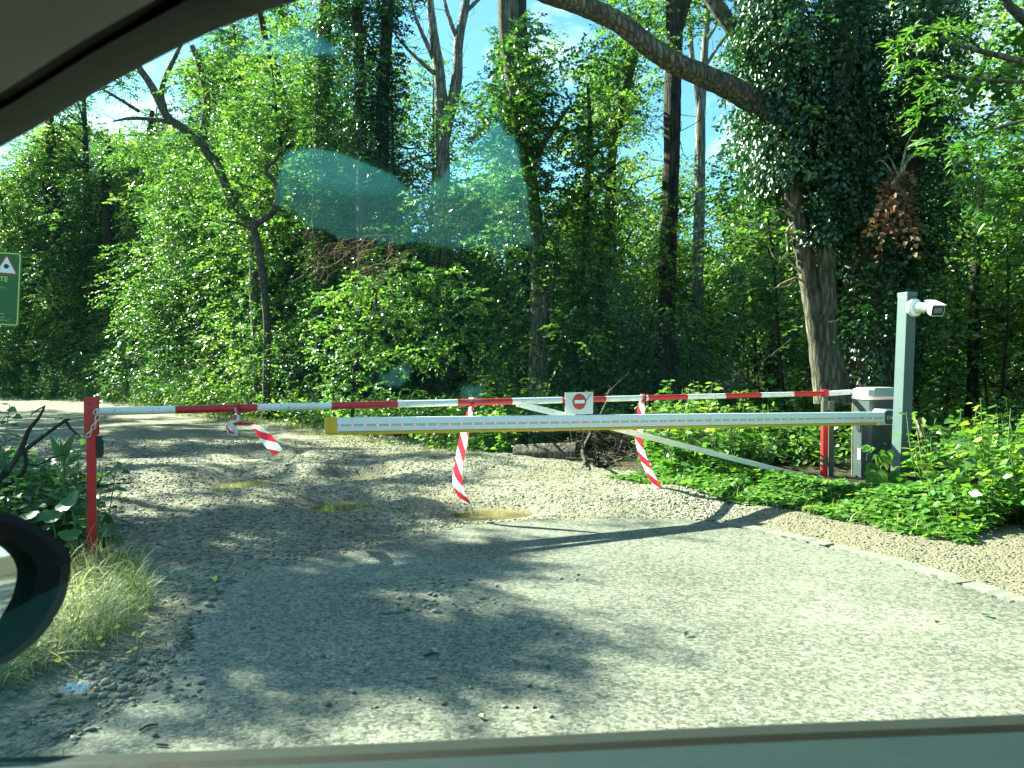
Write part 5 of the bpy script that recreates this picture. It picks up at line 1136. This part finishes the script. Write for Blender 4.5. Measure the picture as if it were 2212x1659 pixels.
# ------------------------------------------------------------------ weeds, ground cover and the right-hand bushes
def weed_proto(name, label, cat, group, seed, h, stems, leaf, spread, mat_leaf='weed', kind='oval', tint=0.5, flat=0.4, per=9, straight=True):
    rng2 = np.random.default_rng(seed); root = thing(name, label, cat, (0, 0, 0), 0, group); W = Wood(); Lf = Leaves(kind)
    for i in range(stems):
        a = rng2.uniform(0, 6.28); d = spread * rng2.uniform(0, 1) ** 0.5; hh = h * rng2.uniform(0.6, 1.05); base = np.array([d * math.cos(a) * 0.6, d * math.sin(a) * 0.6, -0.05]); top = np.array([d * math.cos(a) * 1.2, d * math.sin(a) * 1.2, hh])
        pth = W.limb([base, (base + top) / 2 + rng2.normal(size=3) * 0.04 * h, top], [0.006, 0.005, 0.003], 4, 5, 0, rng2)
        m_ = int(hh / 0.045); k_ = rng2.uniform(0.12, 1, m_); p = np.stack([np.interp(k_, np.linspace(0, 1, len(pth)), pth[:, j]) for j in range(3)], 1)
        az = rng2.uniform(0, 6.28, m_); out = np.stack([np.cos(az), np.sin(az), rng2.normal(size=m_) * 0.2 + 0.1], 1); p = p + out * 0.02 * rng2.uniform(0, 4, m_)[:, None]
        Lf.add(p, out - UP * 0.15, UP + rng2.normal(size=(m_, 3)) * flat + out * 0.2, leaf * (1.15 - 0.6 * k_) * rng2.uniform(0.7, 1.2, m_), np.clip(tint + 0.2 * rng2.normal() + 0.15 * rng2.normal(size=m_) + 0.25 * (k_ - 0.5), 0, 1))
    link('stem', W.mesh('stem'), M['stem'], root); link('foliage', Lf.mesh('foliage'), M[mat_leaf], root); return root
tall = [weed_proto('weed', 'tall upright yellow-green weed on the verge of the left wood', 'weed', 'tall weeds along the left wood', 300 + i, 0.75 + 0.15 * i, 9, 0.10, 0.35, kind='rhomb', tint=0.6) for i in range(4)]
scatter(tall, band(-30, -2.2, 0.42, -0.55, 0.5) + band(-32, -12, 0.5, 0.4, 1.6), 0.7, 1.35)
mid_ = [weed_proto('leafy_weed', 'leafy green weed in the bank beside the white brace', 'weed', 'leafy weeds in the bank by the brace', 320 + i, 0.55 + 0.12 * i, 12, 0.105, 0.32, kind='heart', tint=0.5) for i in range(4)]
scatter(mid_, band(3.4, 12, 0.28, 0.0, 0.6, skip=in_front) + band(3.4, 12, 0.3, 0.5, 1.2, skip=in_front) + band(3.2, 12, 0.3, 1.1, 1.9, skip=in_front) + band(2, 12, 0.4, 1.9, 2.9, skip=in_front), 0.75, 1.25)
bank = [weed_proto('bank_bush', 'bright bushy undergrowth right of the camera post', 'bush', 'bushy undergrowth right of the camera post', 340 + i, 0.95 + 0.15 * i, 20, 0.105, 0.42, kind='heart', tint=0.5) for i in range(3)]
scatter(bank, [(4.25, 6.5), (4.7, 6.9), (4.4, 7.3), (5.0, 7.6), (4.6, 6.1), (5.2, 7.0), (5.4, 7.9), (5.3, 8.5), (4.6, 8.2), (5.8, 8.6), (4.9, 8.7), (5.9, 9.2), (4.95, 6.4), (4.15, 6.9), (4.5, 5.7), (5.6, 7.4)], 0.38, 0.72)
# low creeping cover in front of cabinet and post: nobody could count it
rng3 = np.random.default_rng(90); Lf = Leaves('oval'); n = 5200
s_ = rng3.uniform(4.3, 11.2, n); d_ = rng3.beta(1.6, 1.6, n) * 1.25 - 0.52 + 0.25 * vnoise(s_ * 1.2, s_ * 0 + 3, 4)
xy = np.array([SD(a, b_) for a, b_ in zip(s_, d_)]); hgt = (0.03 + 0.10 * sstep(-0.5, 0.4, d_)) * (0.5 + 1.0 * (vnoise(xy[:, 0] * 2.5, xy[:, 1] * 2.5, 8) + 0.5))
gz = np.maximum(gravel_h(xy[:, 0], xy[:, 1]), ground_h(xy[:, 0], xy[:, 1])); ok = (poly_dist(xy[:, 0], xy[:, 1], asph) < -0.12) & ~((xy[:, 1] > 8.3) & (xy[:, 0] / xy[:, 1] < 0.19))
xy, hgt, gz = xy[ok], hgt[ok], gz[ok]; n = len(xy); a = rng3.uniform(0, 6.28, n)
for j in range(3):
    aj = a + j * 2.1 + rng3.normal(size=n) * 0.4; out = np.stack([np.cos(aj), np.sin(aj), 0.15 * rng3.normal(size=n)], 1)
    Lf.add(np.stack([xy[:, 0], xy[:, 1], gz + hgt * rng3.uniform(0.6, 1.1, n)], 1) + out * 0.01, out, UP + 0.35 * rng3.normal(size=(n, 3)), 0.075 * rng3.uniform(0.6, 1.25, n), np.clip(0.62 + 0.2 * rng3.normal(size=n), 0, 1))
tag(link('ground_cover', Lf.mesh('ground_cover'), M['weed']), 'bright low creeping leaves covering the bank in front of the cabinet', 'ground cover', kind='stuff')
# undergrowth carpet inside the wood
Lf = Leaves('rhomb'); n = 26000; s_ = rng3.uniform(-28, 18, n); d_ = 0.2 + 14 * rng3.uniform(0, 1, n) ** 1.6; xy = np.array([SD(a, b_) for a, b_ in zip(s_, d_)]); ok = np.array([seen(*q) for q in xy]); xy = xy[ok]; n = len(xy)
ok = np.array([not (in_front(*q) and edge_d(*q) < 2.6) for q in xy]); xy = xy[ok]; n = len(xy)
C = np.stack([xy[:, 0], xy[:, 1], ground_h(xy[:, 0], xy[:, 1]) + rng3.uniform(0.02, 0.5, n)], 1); D = np.stack([rng3.normal(size=n), rng3.normal(size=n), 0.3 + 0.3 * rng3.normal(size=n)], 1)
sprays(rng3, Lf, C, D, 0.35, 5, 0.11, tint=0.4)
tag(link('undergrowth', Lf.mesh('undergrowth'), M['leaf']), 'low leafy undergrowth carpeting the floor of the wood', 'undergrowth', kind='stuff')
# five-leaved creeper climbing the cabinet and post
rng4 = np.random.default_rng(95); W = Wood(); Lf = Leaves('oval'); o = thing('creeper', 'five-leaved creeper climbing between the cabinet and the grey post', 'creeper', (*P(1905, 1060, 7.4)[:2], 0))
for px, py, s in ((1900, 985, 0.15), (1888, 1002, 0.12), (1893, 1018, 0.17), (1920, 1022, 0.17), (1935, 1030, 0.14), (1905, 1040, 0.15), (1960, 1085, 0.16), (1930, 1085, 0.15), (1890, 1075, 0.15), (1975, 1062, 0.12), (1850, 1095, 0.15), (1910, 1100, 0.16), (1870, 1110, 0.14), (2000, 1095, 0.14), (1822, 1120, 0.14), (1880, 965, 0.10), (1915, 975, 0.12)):
    c_ = np.array(P(px, py, 7.30 + rng4.uniform(-0.12, 0.1))); W.limb([c_ + np.array([0.02, 0.15, -0.25]), c_ + np.array([0, 0.05, -0.06]), c_], [0.004, 0.003, 0.0025], 4, 4, 0, rng4); face = nrm(np.array([-0.35, -0.75, 0.75]) + 0.25 * rng4.normal(size=3)); e1 = nrm(np.cross(face, UP)); e2 = np.cross(face, e1); a = -math.pi / 2 + np.array([-1.25, -0.62, 0, 0.62, 1.25]) + rng4.normal() * 0.3
    t = np.cos(a)[:, None] * e1 - np.sin(a)[:, None] * e2; t = -t if (t.mean(0)[2] > 0.2 and False) else t
    Lf.add(np.repeat(c_[None], 5, 0), t, np.repeat(face[None], 5, 0) + 0.12 * rng4.normal(size=(5, 3)), s * np.array([0.7, 0.95, 1.1, 0.95, 0.7]), np.clip(0.55 + 0.15 * rng4.normal(size=5), 0, 1))
link('stem', W.mesh('stem'), M['stem'], o); link('foliage', Lf.mesh('foliage'), M['weed'], o)

# ------------------------------------------------------------------ log, brushwood and fallen branches
lg0, lg1 = P(1113, 986, 10.1), P(1240, 982, 9.9)
W = Wood(); r_ = 0.15; ax_ = (lg1 - lg0); W.limb([lg0, lg0 + ax_ * 0.5, lg1 + ax_ * 0.05], [r_, r_ * 1.05, r_], 18, 8, 0.03, rng)
lgt = thing('log', 'cut log lying at the edge of the gravel under the white boom', 'log', (lg0.x, lg0.y, 0)); link('trunk', W.mesh('trunk'), M['bark'], lgt, True)
b = MB(); an = ax_.normalized(); e1 = an.cross(ZUP).normalized(); b.prism([lg0 - an * 0.004 + (e1 * math.cos(q) + ZUP * math.sin(q)) * r_ * 0.95 for q in [2 * math.pi * i / 20 for i in range(20)]], an * 0.01); b.build('cut_face', M['pale_wood'], lgt)
rngb = np.random.default_rng(101)
bp = []
for i in range(5):
    W = Wood(); L_ = rngb.uniform(0.9, 1.6); z0 = 0
    pth = W.limb([(-L_ / 2, 0, 0), (-L_ / 6, rngb.normal() * 0.08, rngb.normal() * 0.05), (L_ / 5, rngb.normal() * 0.12, 0.05), (L_ / 2, rngb.normal() * 0.15, rngb.normal() * 0.1)], [0.022, 0.02, 0.014, 0.005], 7, 6, 0.1, rngb)
    for j in range(5):
        p0 = pth[int(rngb.integers(5, len(pth) - 2))]; W.limb([p0, p0 + rngb.normal(size=3) * 0.1 + np.array([0.1, 0, 0.02]), p0 + rngb.normal(size=3) * 0.2 + np.array([0.22, 0, 0.03])], [0.009, 0.006, 0.002], 5, 3, 0, rngb)
    bp.append(W.mesh('fallen_branch'))
for i in range(34):
    px, py = rngb.uniform(1215, 1400), rngb.uniform(925, 1030); g = P(px, py, 9.5 + (1030 - py) * 0.012 + rngb.uniform(-0.2, 0.3))
    o = link('fallen_branch', bp[i % 5], M['deadwood'], smooth=True); o.location = (g.x, g.y, max(0.05, g.z)); s = rngb.uniform(0.6, 1.15); o.scale = (s, s, s); o.rotation_euler = (rngb.uniform(0, 6.28), rngb.normal() * 0.35, rngb.normal() * 0.9)
    tag(o, 'dead grey branch in the brushwood heap behind the diagonal brace', 'branch', 'branches in the brushwood heap')
W = Wood(); px_limb(W, [(1060, 1004), (1110, 1002), (1160, 1008), (1195, 1012)], 9.7, [0.018, 0.022, 0.016, 0.008], rngb, 7, 6)
tag(link('fallen_branch', W.mesh('fallen_branch'), M['deadwood'], smooth=True), 'thin bent branch lying on the gravel in front of the log', 'branch')
W = Wood(); px_limb(W, [(1320, 1018), (1345, 1030), (1375, 1032), (1400, 1022)], 8.7, [0.018, 0.022, 0.018, 0.008], rngb, 7, 6)
tag(link('fallen_branch', W.mesh('fallen_branch'), M['pale_wood'], smooth=True), 'pale branch on the gravel edge at the foot of the brushwood heap', 'branch')
W = Wood(); px_limb(W, [(1984, 905), (1990, 925), (1998, 955), (2006, 985)], 7.9, [0.028, 0.03, 0.026, 0.018], rngb, 8, 5); px_limb(W, [(1996, 945), (2008, 950), (2010, 965)], 7.85, [0.008, 0.007, 0.004], rngb, 5, 4)
tag(link('broken_stick', W.mesh('broken_stick'), M['pale_wood'], smooth=True), 'pale broken stick leaning upright just right of the camera post', 'stick')
# dead branch in front of the left road, behind the mirror
W = Wood()
for pts, r in (([(-40, 1080), (20, 1010), (45, 970), (62, 930), (85, 900), (97, 876)], [0.026, 0.024, 0.018, 0.014, 0.010, 0.005]), ([(38, 985), (70, 960), (110, 930), (142, 908), (152, 906)], [0.016, 0.013, 0.011, 0.010, 0.004]), ([(140, 905), (152, 925), (175, 945)], [0.010, 0.009, 0.004]), ([(97, 878), (82, 885), (66, 897)], [0.006, 0.005, 0.002]), ([(50, 965), (56, 1000), (40, 1030), (-10, 1060)], [0.012, 0.013, 0.014, 0.01]), ([(54, 1000), (80, 1005), (110, 990), (140, 982)], [0.009, 0.008, 0.006, 0.003])):
    px_limb(W, pts, 5.3, r, rngb, 7, 5, 0.08)
tag(link('dead_branch', W.mesh('dead_branch'), M['bark_dark'], smooth=True), 'bare dark forked branch standing up left of the red post', 'branch')
W = Wood(); px_limb(W, [(120, 1095), (170, 1066), (200, 1055), (240, 1046), (285, 1043)], 5.6, [0.012, 0.010, 0.009, 0.006, 0.003], rngb, 6, 5); px_limb(W, [(200, 1070), (215, 1040), (220, 1030)], 5.6, [0.006, 0.005, 0.002], rngb, 5, 4)
tag(link('dead_branch', W.mesh('dead_branch'), M['bark_dark'], smooth=True), 'thin dark branch lying across behind the red post', 'branch')

# ------------------------------------------------------------------ shaded weeds around the red post
sw = [weed_proto('shade_weed', 'dark green weed in the shaded clump behind the wing mirror', 'weed', 'weeds in the shaded clump by the red post', 400 + i, 0.5 + 0.12 * i, 10, 0.11, 0.28, 'shade_weed', 'heart', 0.4) for i in range(4)]
rng5 = np.random.default_rng(120); spots = []
for i in range(60):
    px, py = rng5.uniform(-90, 185), rng5.uniform(1030, 1215); g = G(px, py); spots.append((g.x, g.y + 0.1))
scatter(sw, spots, 0.7, 1.1)
scatter([weed_proto('shade_weed', 'low heart-leaved weed just right of the red post', 'weed', 'heart-leaved weeds right of the red post', 410, 0.32, 5, 0.12, 0.16, 'shade_weed', 'heart', 0.55)], [tuple(G(245, 1160)[:2]), tuple(G(285, 1130)[:2]), tuple(G(232, 1195)[:2])], 0.8, 1.1)
vw = [weed_proto('verge_weed', 'small fresh green weed among the half-dry grass by the wing mirror', 'weed', 'small weeds in the dry grass', 430 + i, 0.16 + 0.05 * i, 7, 0.06, 0.10, 'weed', 'oval', 0.55) for i in range(2)]
scatter(vw, [tuple(G(px, py)[:2]) for px, py in ((262, 1345), (225, 1385), (180, 1405), (290, 1310), (150, 1440), (110, 1450), (245, 1290), (310, 1290), (195, 1345), (60, 1470))], 0.7, 1.2)
scatter(hedge, [(9.5, 5.2), (13.5, 6.0), (18, 5.4), (24, 6.6), (31, 6.0), (38, 7.5)], 1.0, 1.3)
# tall sow-thistle with four long leaves
o = thing('thistle', 'tall weed with long upright toothed leaves just left of the red post', 'weed', (*G(139, 1130)[:2], 0)); yT = 5.55; W = Wood(); Lf = Leaves('lance')
px_limb(W, [(139, 1130), (138, 1060), (140, 1000), (141, 960)], yT, [0.010, 0.009, 0.007, 0.004], rng5, 6, 5)
for (ax0, ay0), (bx0, by0) in (((140, 1002), (110, 945)), ((140, 998), (155, 936)), ((141, 1010), (172, 980)), ((140, 990), (128, 950)), ((139, 1030), (165, 1010)), ((139, 1050), (110, 1030)), ((139, 1075), (175, 1060)), ((139, 1080), (100, 1066)), ((141, 985), (146, 950)), ((139, 1040), (120, 1010))):
    a_, b_ = np.array(P(ax0, ay0, yT)), np.array(P(bx0, by0, yT + rng5.uniform(-0.12, 0.05))); d_ = b_ - a_
    Lf.add(a_[None], d_[None], np.array([[0.3 * rng5.normal(), -1, 0.5]]), np.linalg.norm(d_) * 1.1, 0.75)
link('stem', W.mesh('stem'), M['stem'], o); link('foliage', Lf.mesh('foliage'), M['shade_weed'], o)
# burdock with big crinkled leaves
o = thing('burdock', 'burdock with broad pale-ribbed leaves at the foot of the red post', 'plant', (*G(150, 1185)[:2], 0)); W = Wood(); V_, F_, T_ = [], [], []; nv = 0
for px, py, r_, tilt in ((152, 1088, 0.115, 0.9), (196, 1092, 0.085, 0.6), (110, 1118, 0.10, 0.5), (185, 1130, 0.11, 0.3), (235, 1150, 0.11, 0.5), (205, 1165, 0.10, 0.5), (90, 1150, 0.09, 0.4), (150, 1160, 0.09, 0.4), (250, 1175, 0.08, 0.6), (60, 1120, 0.09, 0.3)):
    r_ *= 0.72; c_ = np.array(P(px, py, (5.55 if px > 165 else 5.05) + rng5.uniform(-0.12, 0.15))); nn = nrm(np.array([0.25 * rng5.normal(), -tilt, 1.0])); e1 = nrm(np.cross(nn, np.array([0, 1, 0.2]))); e2 = np.cross(nn, e1); K_ = 18
    ring = []
    for rr in (0.0, 0.35, 0.7, 1.0):
        for j in range(K_):
            a = 2 * math.pi * j / K_; rad = r_ * rr * (1 + 0.12 * math.cos(3 * a) * rr + 0.05 * math.sin(7 * a)); ring.append(c_ + e1 * rad * math.cos(a) + e2 * rad * math.sin(a) + nn * (0.28 * rad * rr + 0.05 * rr * r_ * math.cos(K_ / 2 * a)))
    V_ += ring
    for q in range(3):
        for j in range(K_): F_.append((nv + q * K_ + j, nv + q * K_ + (j + 1) % K_, nv + (q + 1) * K_ + (j + 1) % K_, nv + (q + 1) * K_ + j))
    T_ += [0.35 + 0.3 * rng5.random()] * len(ring); nv += len(ring)
    W.limb([c_ + np.array([0.02, 0.05, -c_[2] + 0.0]), c_ + np.array([0.01, 0.03, -0.4 * c_[2]]), c_ - nn * 0.005], [0.008, 0.007, 0.006], 6, 4, 0, rng5)
link('stem', W.mesh('stem'), M['stem'], o); link('broad_leaves', mesh_np('broad_leaves', V_, F_, T_), M['shade_weed'], o, True)

# grass tuft with dry blades
def blades(rng, xy, h, w, tint, bend=0.8, z=None):
    n = len(xy); a = rng.uniform(0, 6.28, n); d = np.stack([np.cos(a), np.sin(a), 0 * a], 1); sd = np.stack([-np.sin(a), np.cos(a), 0 * a], 1); b0 = np.stack([xy[:, 0], xy[:, 1], (z if z is not None else np.zeros(n))], 1)
    k = np.linspace(0, 1, 6); bd_ = bend * rng.uniform(0.3, 1.4, n); V = []
    for q in k:
        c = b0 + UP * (h * (q - 0.45 * bd_ * q * q))[:, None] + d * (h * bd_ * 0.75 * q * q)[:, None]; ww = (w * (1 - q) ** 0.6)[:, None]
        V += [c - sd * ww, c + sd * ww]
    V = np.stack(V, 1); Fo = np.array([(2 * i, 2 * i + 1, 2 * i + 3, 2 * i + 2) for i in range(5)]); Fc = (Fo[None] + (np.arange(n) * 12)[:, None, None]).reshape(-1, 4)
    return V.reshape(-1, 3), Fc, np.repeat(tint, 12)
def px_patch(rng, pts, n):
    xs = [p[0] for p in pts]; ys = [p[1] for p in pts]; out = []
    while len(out) < n:
        x, y = rng.uniform(min(xs), max(xs)), rng.uniform(min(ys), max(ys))
        if poly_dist(np.array([x]), np.array([y]), pts)[0] > 0: g = G(x, y); out.append((g.x, g.y))
    return np.array(out)
rng6 = np.random.default_rng(130); xy = px_patch(rng6, [(150, 1225), (240, 1215), (320, 1262), (330, 1310), (290, 1355), (215, 1400), (120, 1440), (40, 1480), (-40, 1500), (-40, 1400), (60, 1380), (120, 1300)], 2600)
h_ = rng6.uniform(0.08, 0.30, len(xy)) * (0.6 + 1.1 * (vnoise(xy[:, 0] * 5, xy[:, 1] * 5, 3) + 0.5)); V, Fc, t_ = blades(rng6, xy, h_, rng6.uniform(0.0013, 0.0036, len(xy)) * np.where(rng6.random(len(xy)) < 0.12, 2.2, 1.0), np.clip(0.62 + 0.35 * rng6.normal(size=len(xy)), 0, 1), 1.5)
tag(link('grass', mesh_np('grass', V, Fc, t_), M['dry_grass']), 'shaggy half-dry grass at the foot of the red post', 'grass', kind='stuff')
xy = px_patch(rng6, [(215, 1200), (300, 1215), (330, 1290), (300, 1330), (230, 1260)], 500); V, Fc, t_ = blades(rng6, xy, rng6.uniform(0.08, 0.22, len(xy)), rng6.uniform(0.001, 0.0025, len(xy)), np.clip(0.1 + 0.15 * rng6.normal(size=len(xy)), 0, 1), 0.9)
V2 = []; xy2 = np.array([SD(a, b_) for a, b_ in zip(rng6.uniform(-26, 11, 9000), rng6.uniform(-0.6, 0.3, 9000))]); V2, F2, t2 = blades(rng6, xy2, rng6.uniform(0.05, 0.22, 9000) * np.where((xy2[:, 0] / xy2[:, 1] > -0.05) & (xy2[:, 0] / xy2[:, 1] < 0.2), 0.35, 1.0), rng6.uniform(0.002, 0.005, 9000), np.clip(0.45 + 0.3 * rng6.normal(size=9000), 0, 1), 0.8, np.maximum(gravel_h(xy2[:, 0], xy2[:, 1]), ground_h(xy2[:, 0], xy2[:, 1])) - 0.02)
tag(link('verge_grass', mesh_np('verge_grass', np.concatenate([V, V2]), np.concatenate([Fc, F2 + len(V)]), np.concatenate([t_, t2])), M['dry_grass']), 'thin green grass fringing the gravel along the wood', 'grass', kind='stuff')
# dry grass stalks that stand out
W = Wood()
for pts in ([(175, 1230), (196, 1210), (206, 1196), (208, 1180), (200, 1176)], [(205, 1195), (222, 1222), (240, 1255), (262, 1290)], [(170, 1262), (195, 1242), (230, 1250), (250, 1268)], [(190, 1290), (230, 1240), (252, 1262), (268, 1300)]):
    px_limb(W, pts, 4.75, [0.003, 0.0028, 0.0025, 0.002], rng6, 4, 5, 0)
m, N, Lk, bs = mat('straw'); bs.inputs['Base Color'].default_value = (0.48, 0.42, 0.24, 1); bs.inputs['Roughness'].default_value = 0.6; M['straw'] = m
tag(link('dry_stalk', W.mesh('dry_stalk'), M['straw'], smooth=True), 'pale dry bent stalks in front of the red post', 'dry stalk')
# yellow flowers in the verge
fl_ = None
def flower_mesh():
    V, Fs = [], []
    for j in range(7):
        a = 2 * math.pi * j / 7; d = Vector((math.cos(a), math.sin(a), 0.25)); s = Vector((-math.sin(a), math.cos(a), 0)); b0 = len(V); V += [d * 0.15, d * 0.7 + s * 0.28, d * 1.0, d * 0.7 - s * 0.28]; Fs.append((b0, b0 + 1, b0 + 2, b0 + 3))
    b0 = len(V); V += [Vector((0.22 * math.cos(a), 0.22 * math.sin(a), 0.22)) for a in [2 * math.pi * j / 8 for j in range(8)]]; Fs.append(tuple(range(b0, b0 + 8))); me = bpy.data.meshes.new('petals'); me.from_pydata([tuple(v) for v in V], [], Fs); return me
fm = flower_mesh(); smesh = None
for px, py in ((288, 1385), (299, 1388), (305, 1384), (215, 1400), (225, 1404), (218, 1396), (30, 1432), (42, 1428), (36, 1436), (140, 1372), (118, 1395), (255, 1372), (150, 1368), (75, 1418), (285, 1428), (292, 1424), (120, 1440), (145, 1442)):
    g = P(px, py, 0); gd_ = G(px, py + 16); r = thing('yellow_flower', 'small yellow flower in the stony verge by the wing mirror', 'flower', gd_, 0, 'yellow flowers in the verge')
    top = gd_ + Vector((rng6.normal() * 0.01, 0, 0.055 + 0.03 * rng6.random())); b = MB(); b.tube([gd_, (gd_ + top) / 2 + Vector((0.004, 0, 0)), top], 0.0016, 5); b.build('stem', M['stem'], r)
    o = link('petals', fm, M['petal'], r); o.matrix_parent_inverse = Matrix(); o.location = top - gd_; s = 0.009 + 0.006 * rng6.random(); o.scale = (s, s, s); o.rotation_euler = (rng6.normal() * 0.4 + 0.4, rng6.normal() * 0.3, 0)
# scrap of clear plastic, fallen leaves, twigs on the road
g = G(166, 1500); bm = bmesh.new(); bmesh.ops.create_grid(bm, x_segments=9, y_segments=7, size=1.0)
for v in bm.verts: v.co = Vector((v.co.x * 0.045 + 0.006 * rng6.normal(), v.co.y * 0.03 + 0.006 * rng6.normal(), 0.018 + 0.010 * rng6.normal()))
bmesh.ops.solidify(bm, geom=bm.faces[:], thickness=0.0008)
me = bpy.data.meshes.new('plastic_scrap'); bm.to_mesh(me); bm.free(); o = tag(link('plastic_scrap', me, M['film']), 'crumpled scrap of clear shiny plastic among the verge stones', 'litter'); o.location = (g.x, g.y, 0.01)
leafm = {}
for nm, c in (('green_leaf', (0.03, 0.12, 0.03)), ('tan_leaf', (0.45, 0.24, 0.07)), ('yellow_leaf', (0.45, 0.38, 0.05))): leafm[nm] = simple(nm, c, 0.5)
for px, py, s, mn_, lab in ((1490, 1369, 0.045, 'green_leaf', 'single dark green leaf lying on the open asphalt'), (2008, 1336, 0.045, 'tan_leaf', 'tan dry leaf on the asphalt at the right'), (2140, 1333, 0.05, 'green_leaf', 'green leaf sprig on the asphalt near the right kerb'), (458, 1250, 0.07, 'yellow_leaf', 'yellowed fallen leaf on the gravel beyond the grass tuft'), (1838, 1705 - 350, 0.02, 'tan_leaf', 'tiny tan leaf bit on the middle of the sunlit asphalt'), (1042, 1553, 0.035, 'tan_leaf', 'curled tan leaf near the bottom of the shaded asphalt')):
    g = G(px, py, 0.006); a = rng6.uniform(0, 6.28); T, Fc = LEAF['oval']; V = T * s; V[:, 2] = V[:, 2] * 2 + 0.12 * s; c, s2 = math.cos(a), math.sin(a); V = np.stack([V[:, 0] * c - V[:, 1] * s2 + g.x, V[:, 0] * s2 + V[:, 1] * c + g.y, V[:, 2] + 0.008], 1)
    tag(link('fallen_leaf', mesh_np('fallen_leaf', V, Fc), leafm[mn_]), lab, 'leaf')
for pts, lab in (([(302, 1577), (320, 1567), (342, 1565)], 'thin twig on the shaded asphalt at the lower left'), ([(338, 1607), (352, 1608), (362, 1609)], 'short dark twig on the sunlit asphalt at the lower left'), ([(918, 1416), (930, 1411), (946, 1410)], 'dark twig on the dappled asphalt in the middle'), ([(2172 - 4 * 80, 1192), (1870, 1188), (1880, 1192)], 'bit of dark bark on the dirt beyond the kerb')):
    W = Wood(); W.limb([G(*p, 0.008) for p in pts], [0.004, 0.005, 0.003], 5, 4, 0.1, rng6); tag(link('twig', W.mesh('twig'), M['twig'], smooth=True), lab, 'twig')

# ------------------------------------------------------------------ trees on the left bank, out of the picture, whose crowns shade the road
def shade_tree(label, polys, hmin, hmax, n, seed, trunk, hole=0.0, hs=1.6, leaf=0.15):
    """a crown standing up-sun of the given stretches of road"""
    rng = np.random.default_rng(seed); Lf = Leaves('rhomb'); pts = []
    for poly, cover in polys:
        gp = [(G(*p).x, G(*p).y) for p in poly]; xs = [p[0] for p in gp]; ys = [p[1] for p in gp]
        m_ = int(n * cover * (max(xs) - min(xs)) * (max(ys) - min(ys))); x = rng.uniform(min(xs), max(xs), m_); y = rng.uniform(min(ys), max(ys), m_)
        ok = (poly_dist(x, y, gp) + 0.5 * vnoise(x * 2.2, y * 2.2, seed) > 0) & (vnoise(x * hs, y * hs, seed + 1) + 0.5 * vnoise(x * hs * 2.3, y * hs * 2.3, seed + 2) > hole)
        pts.append(np.stack([x[ok], y[ok]], 1))
    q = np.concatenate(pts); h = rng.uniform(hmin, hmax, len(q)); c = 1 / math.tan(ELEV)
    C = np.stack([q[:, 0] + SAZ.x * c * h, q[:, 1] + SAZ.y * c * h, h], 1)
    sprays(rng, Lf, C, ball(rng, len(C)) * np.array([1, 1, 0.4]), 0.45, 7, leaf, tint=0.45)
    root = thing('roadside_tree', label, 'tree', (trunk[0], trunk[1], 0)); W = Wood(); t0 = np.array([trunk[0], trunk[1], -0.2]); cen = C.mean(0)
    pth = W.limb([t0, t0 + np.array([0.1, 0.1, hmin * 0.5]), (t0 + cen) / 2 + np.array([0, 0, hmin * 0.35]), cen], [0.28, 0.24, 0.18, 0.06], 12, 8, 0.06, rng)
    for k_ in rng.integers(0, len(C), 14): p0 = pth[int(rng.integers(len(pth) // 2, len(pth)))]; W.limb([p0, (p0 + C[k_]) / 2 + np.array([0, 0, 0.4]), C[k_]], [0.09, 0.05, 0.015], 6, 5, 0.08, rng)
    link('trunk', W.mesh('trunk'), M['bark'], root, True); link('crown', Lf.mesh('crown'), M['leaf'], root)
S0 = [(-200, 960), (190, 940), (300, 1100), (190, 1200), (0, 1250), (-200, 1250)]
S1 = [(-250, 1740), (-250, 1530), (60, 1490), (320, 1470), (390, 1400), (360, 1300), (330, 1230), (300, 1180), (330, 1150), (470, 1110), (640, 1075), (840, 1080), (960, 1120), (1120, 1140), (1140, 1200), (1130, 1240), (1230, 1280), (1210, 1330), (1340, 1370), (1320, 1410), (1200, 1400), (1100, 1480), (1040, 1510), (900, 1490), (880, 1530), (760, 1540), (690, 1500), (600, 1530), (420, 1580), (240, 1650)]
S1b = [(1130, 1180), (1130, 1135), (1400, 1122), (1560, 1124), (1480, 1140), (1300, 1150)]
S2 = [(200, 905), (480, 905), (760, 940), (900, 980), (1060, 1000), (1080, 1030), (960, 1050), (840, 1075), (700, 1060), (560, 1060), (420, 1080), (240, 1060), (0, 1000), (-200, 930)]
S3 = [(-300, 880), (0, 880), (200, 890), (440, 925), (560, 950), (520, 985), (300, 960), (0, 940), (-300, 960)]
shade_tree('broad roadside tree left of the road whose crown throws dappled shade on the asphalt', [(S1, 1.0), (S1b, 0.35), (S0, 0.8)], 5.6, 8.2, 380, 201, (-10.5, 8.2), 0.07, 2.0, 0.115)
shade_tree('roadside tree farther up the left bank shading the rutted gravel in stripes', [(S2, 1.0), (S3, 0.8)], 8.0, 11.0, 70, 205, (-17.0, 19.0), 0.02, 1.1)
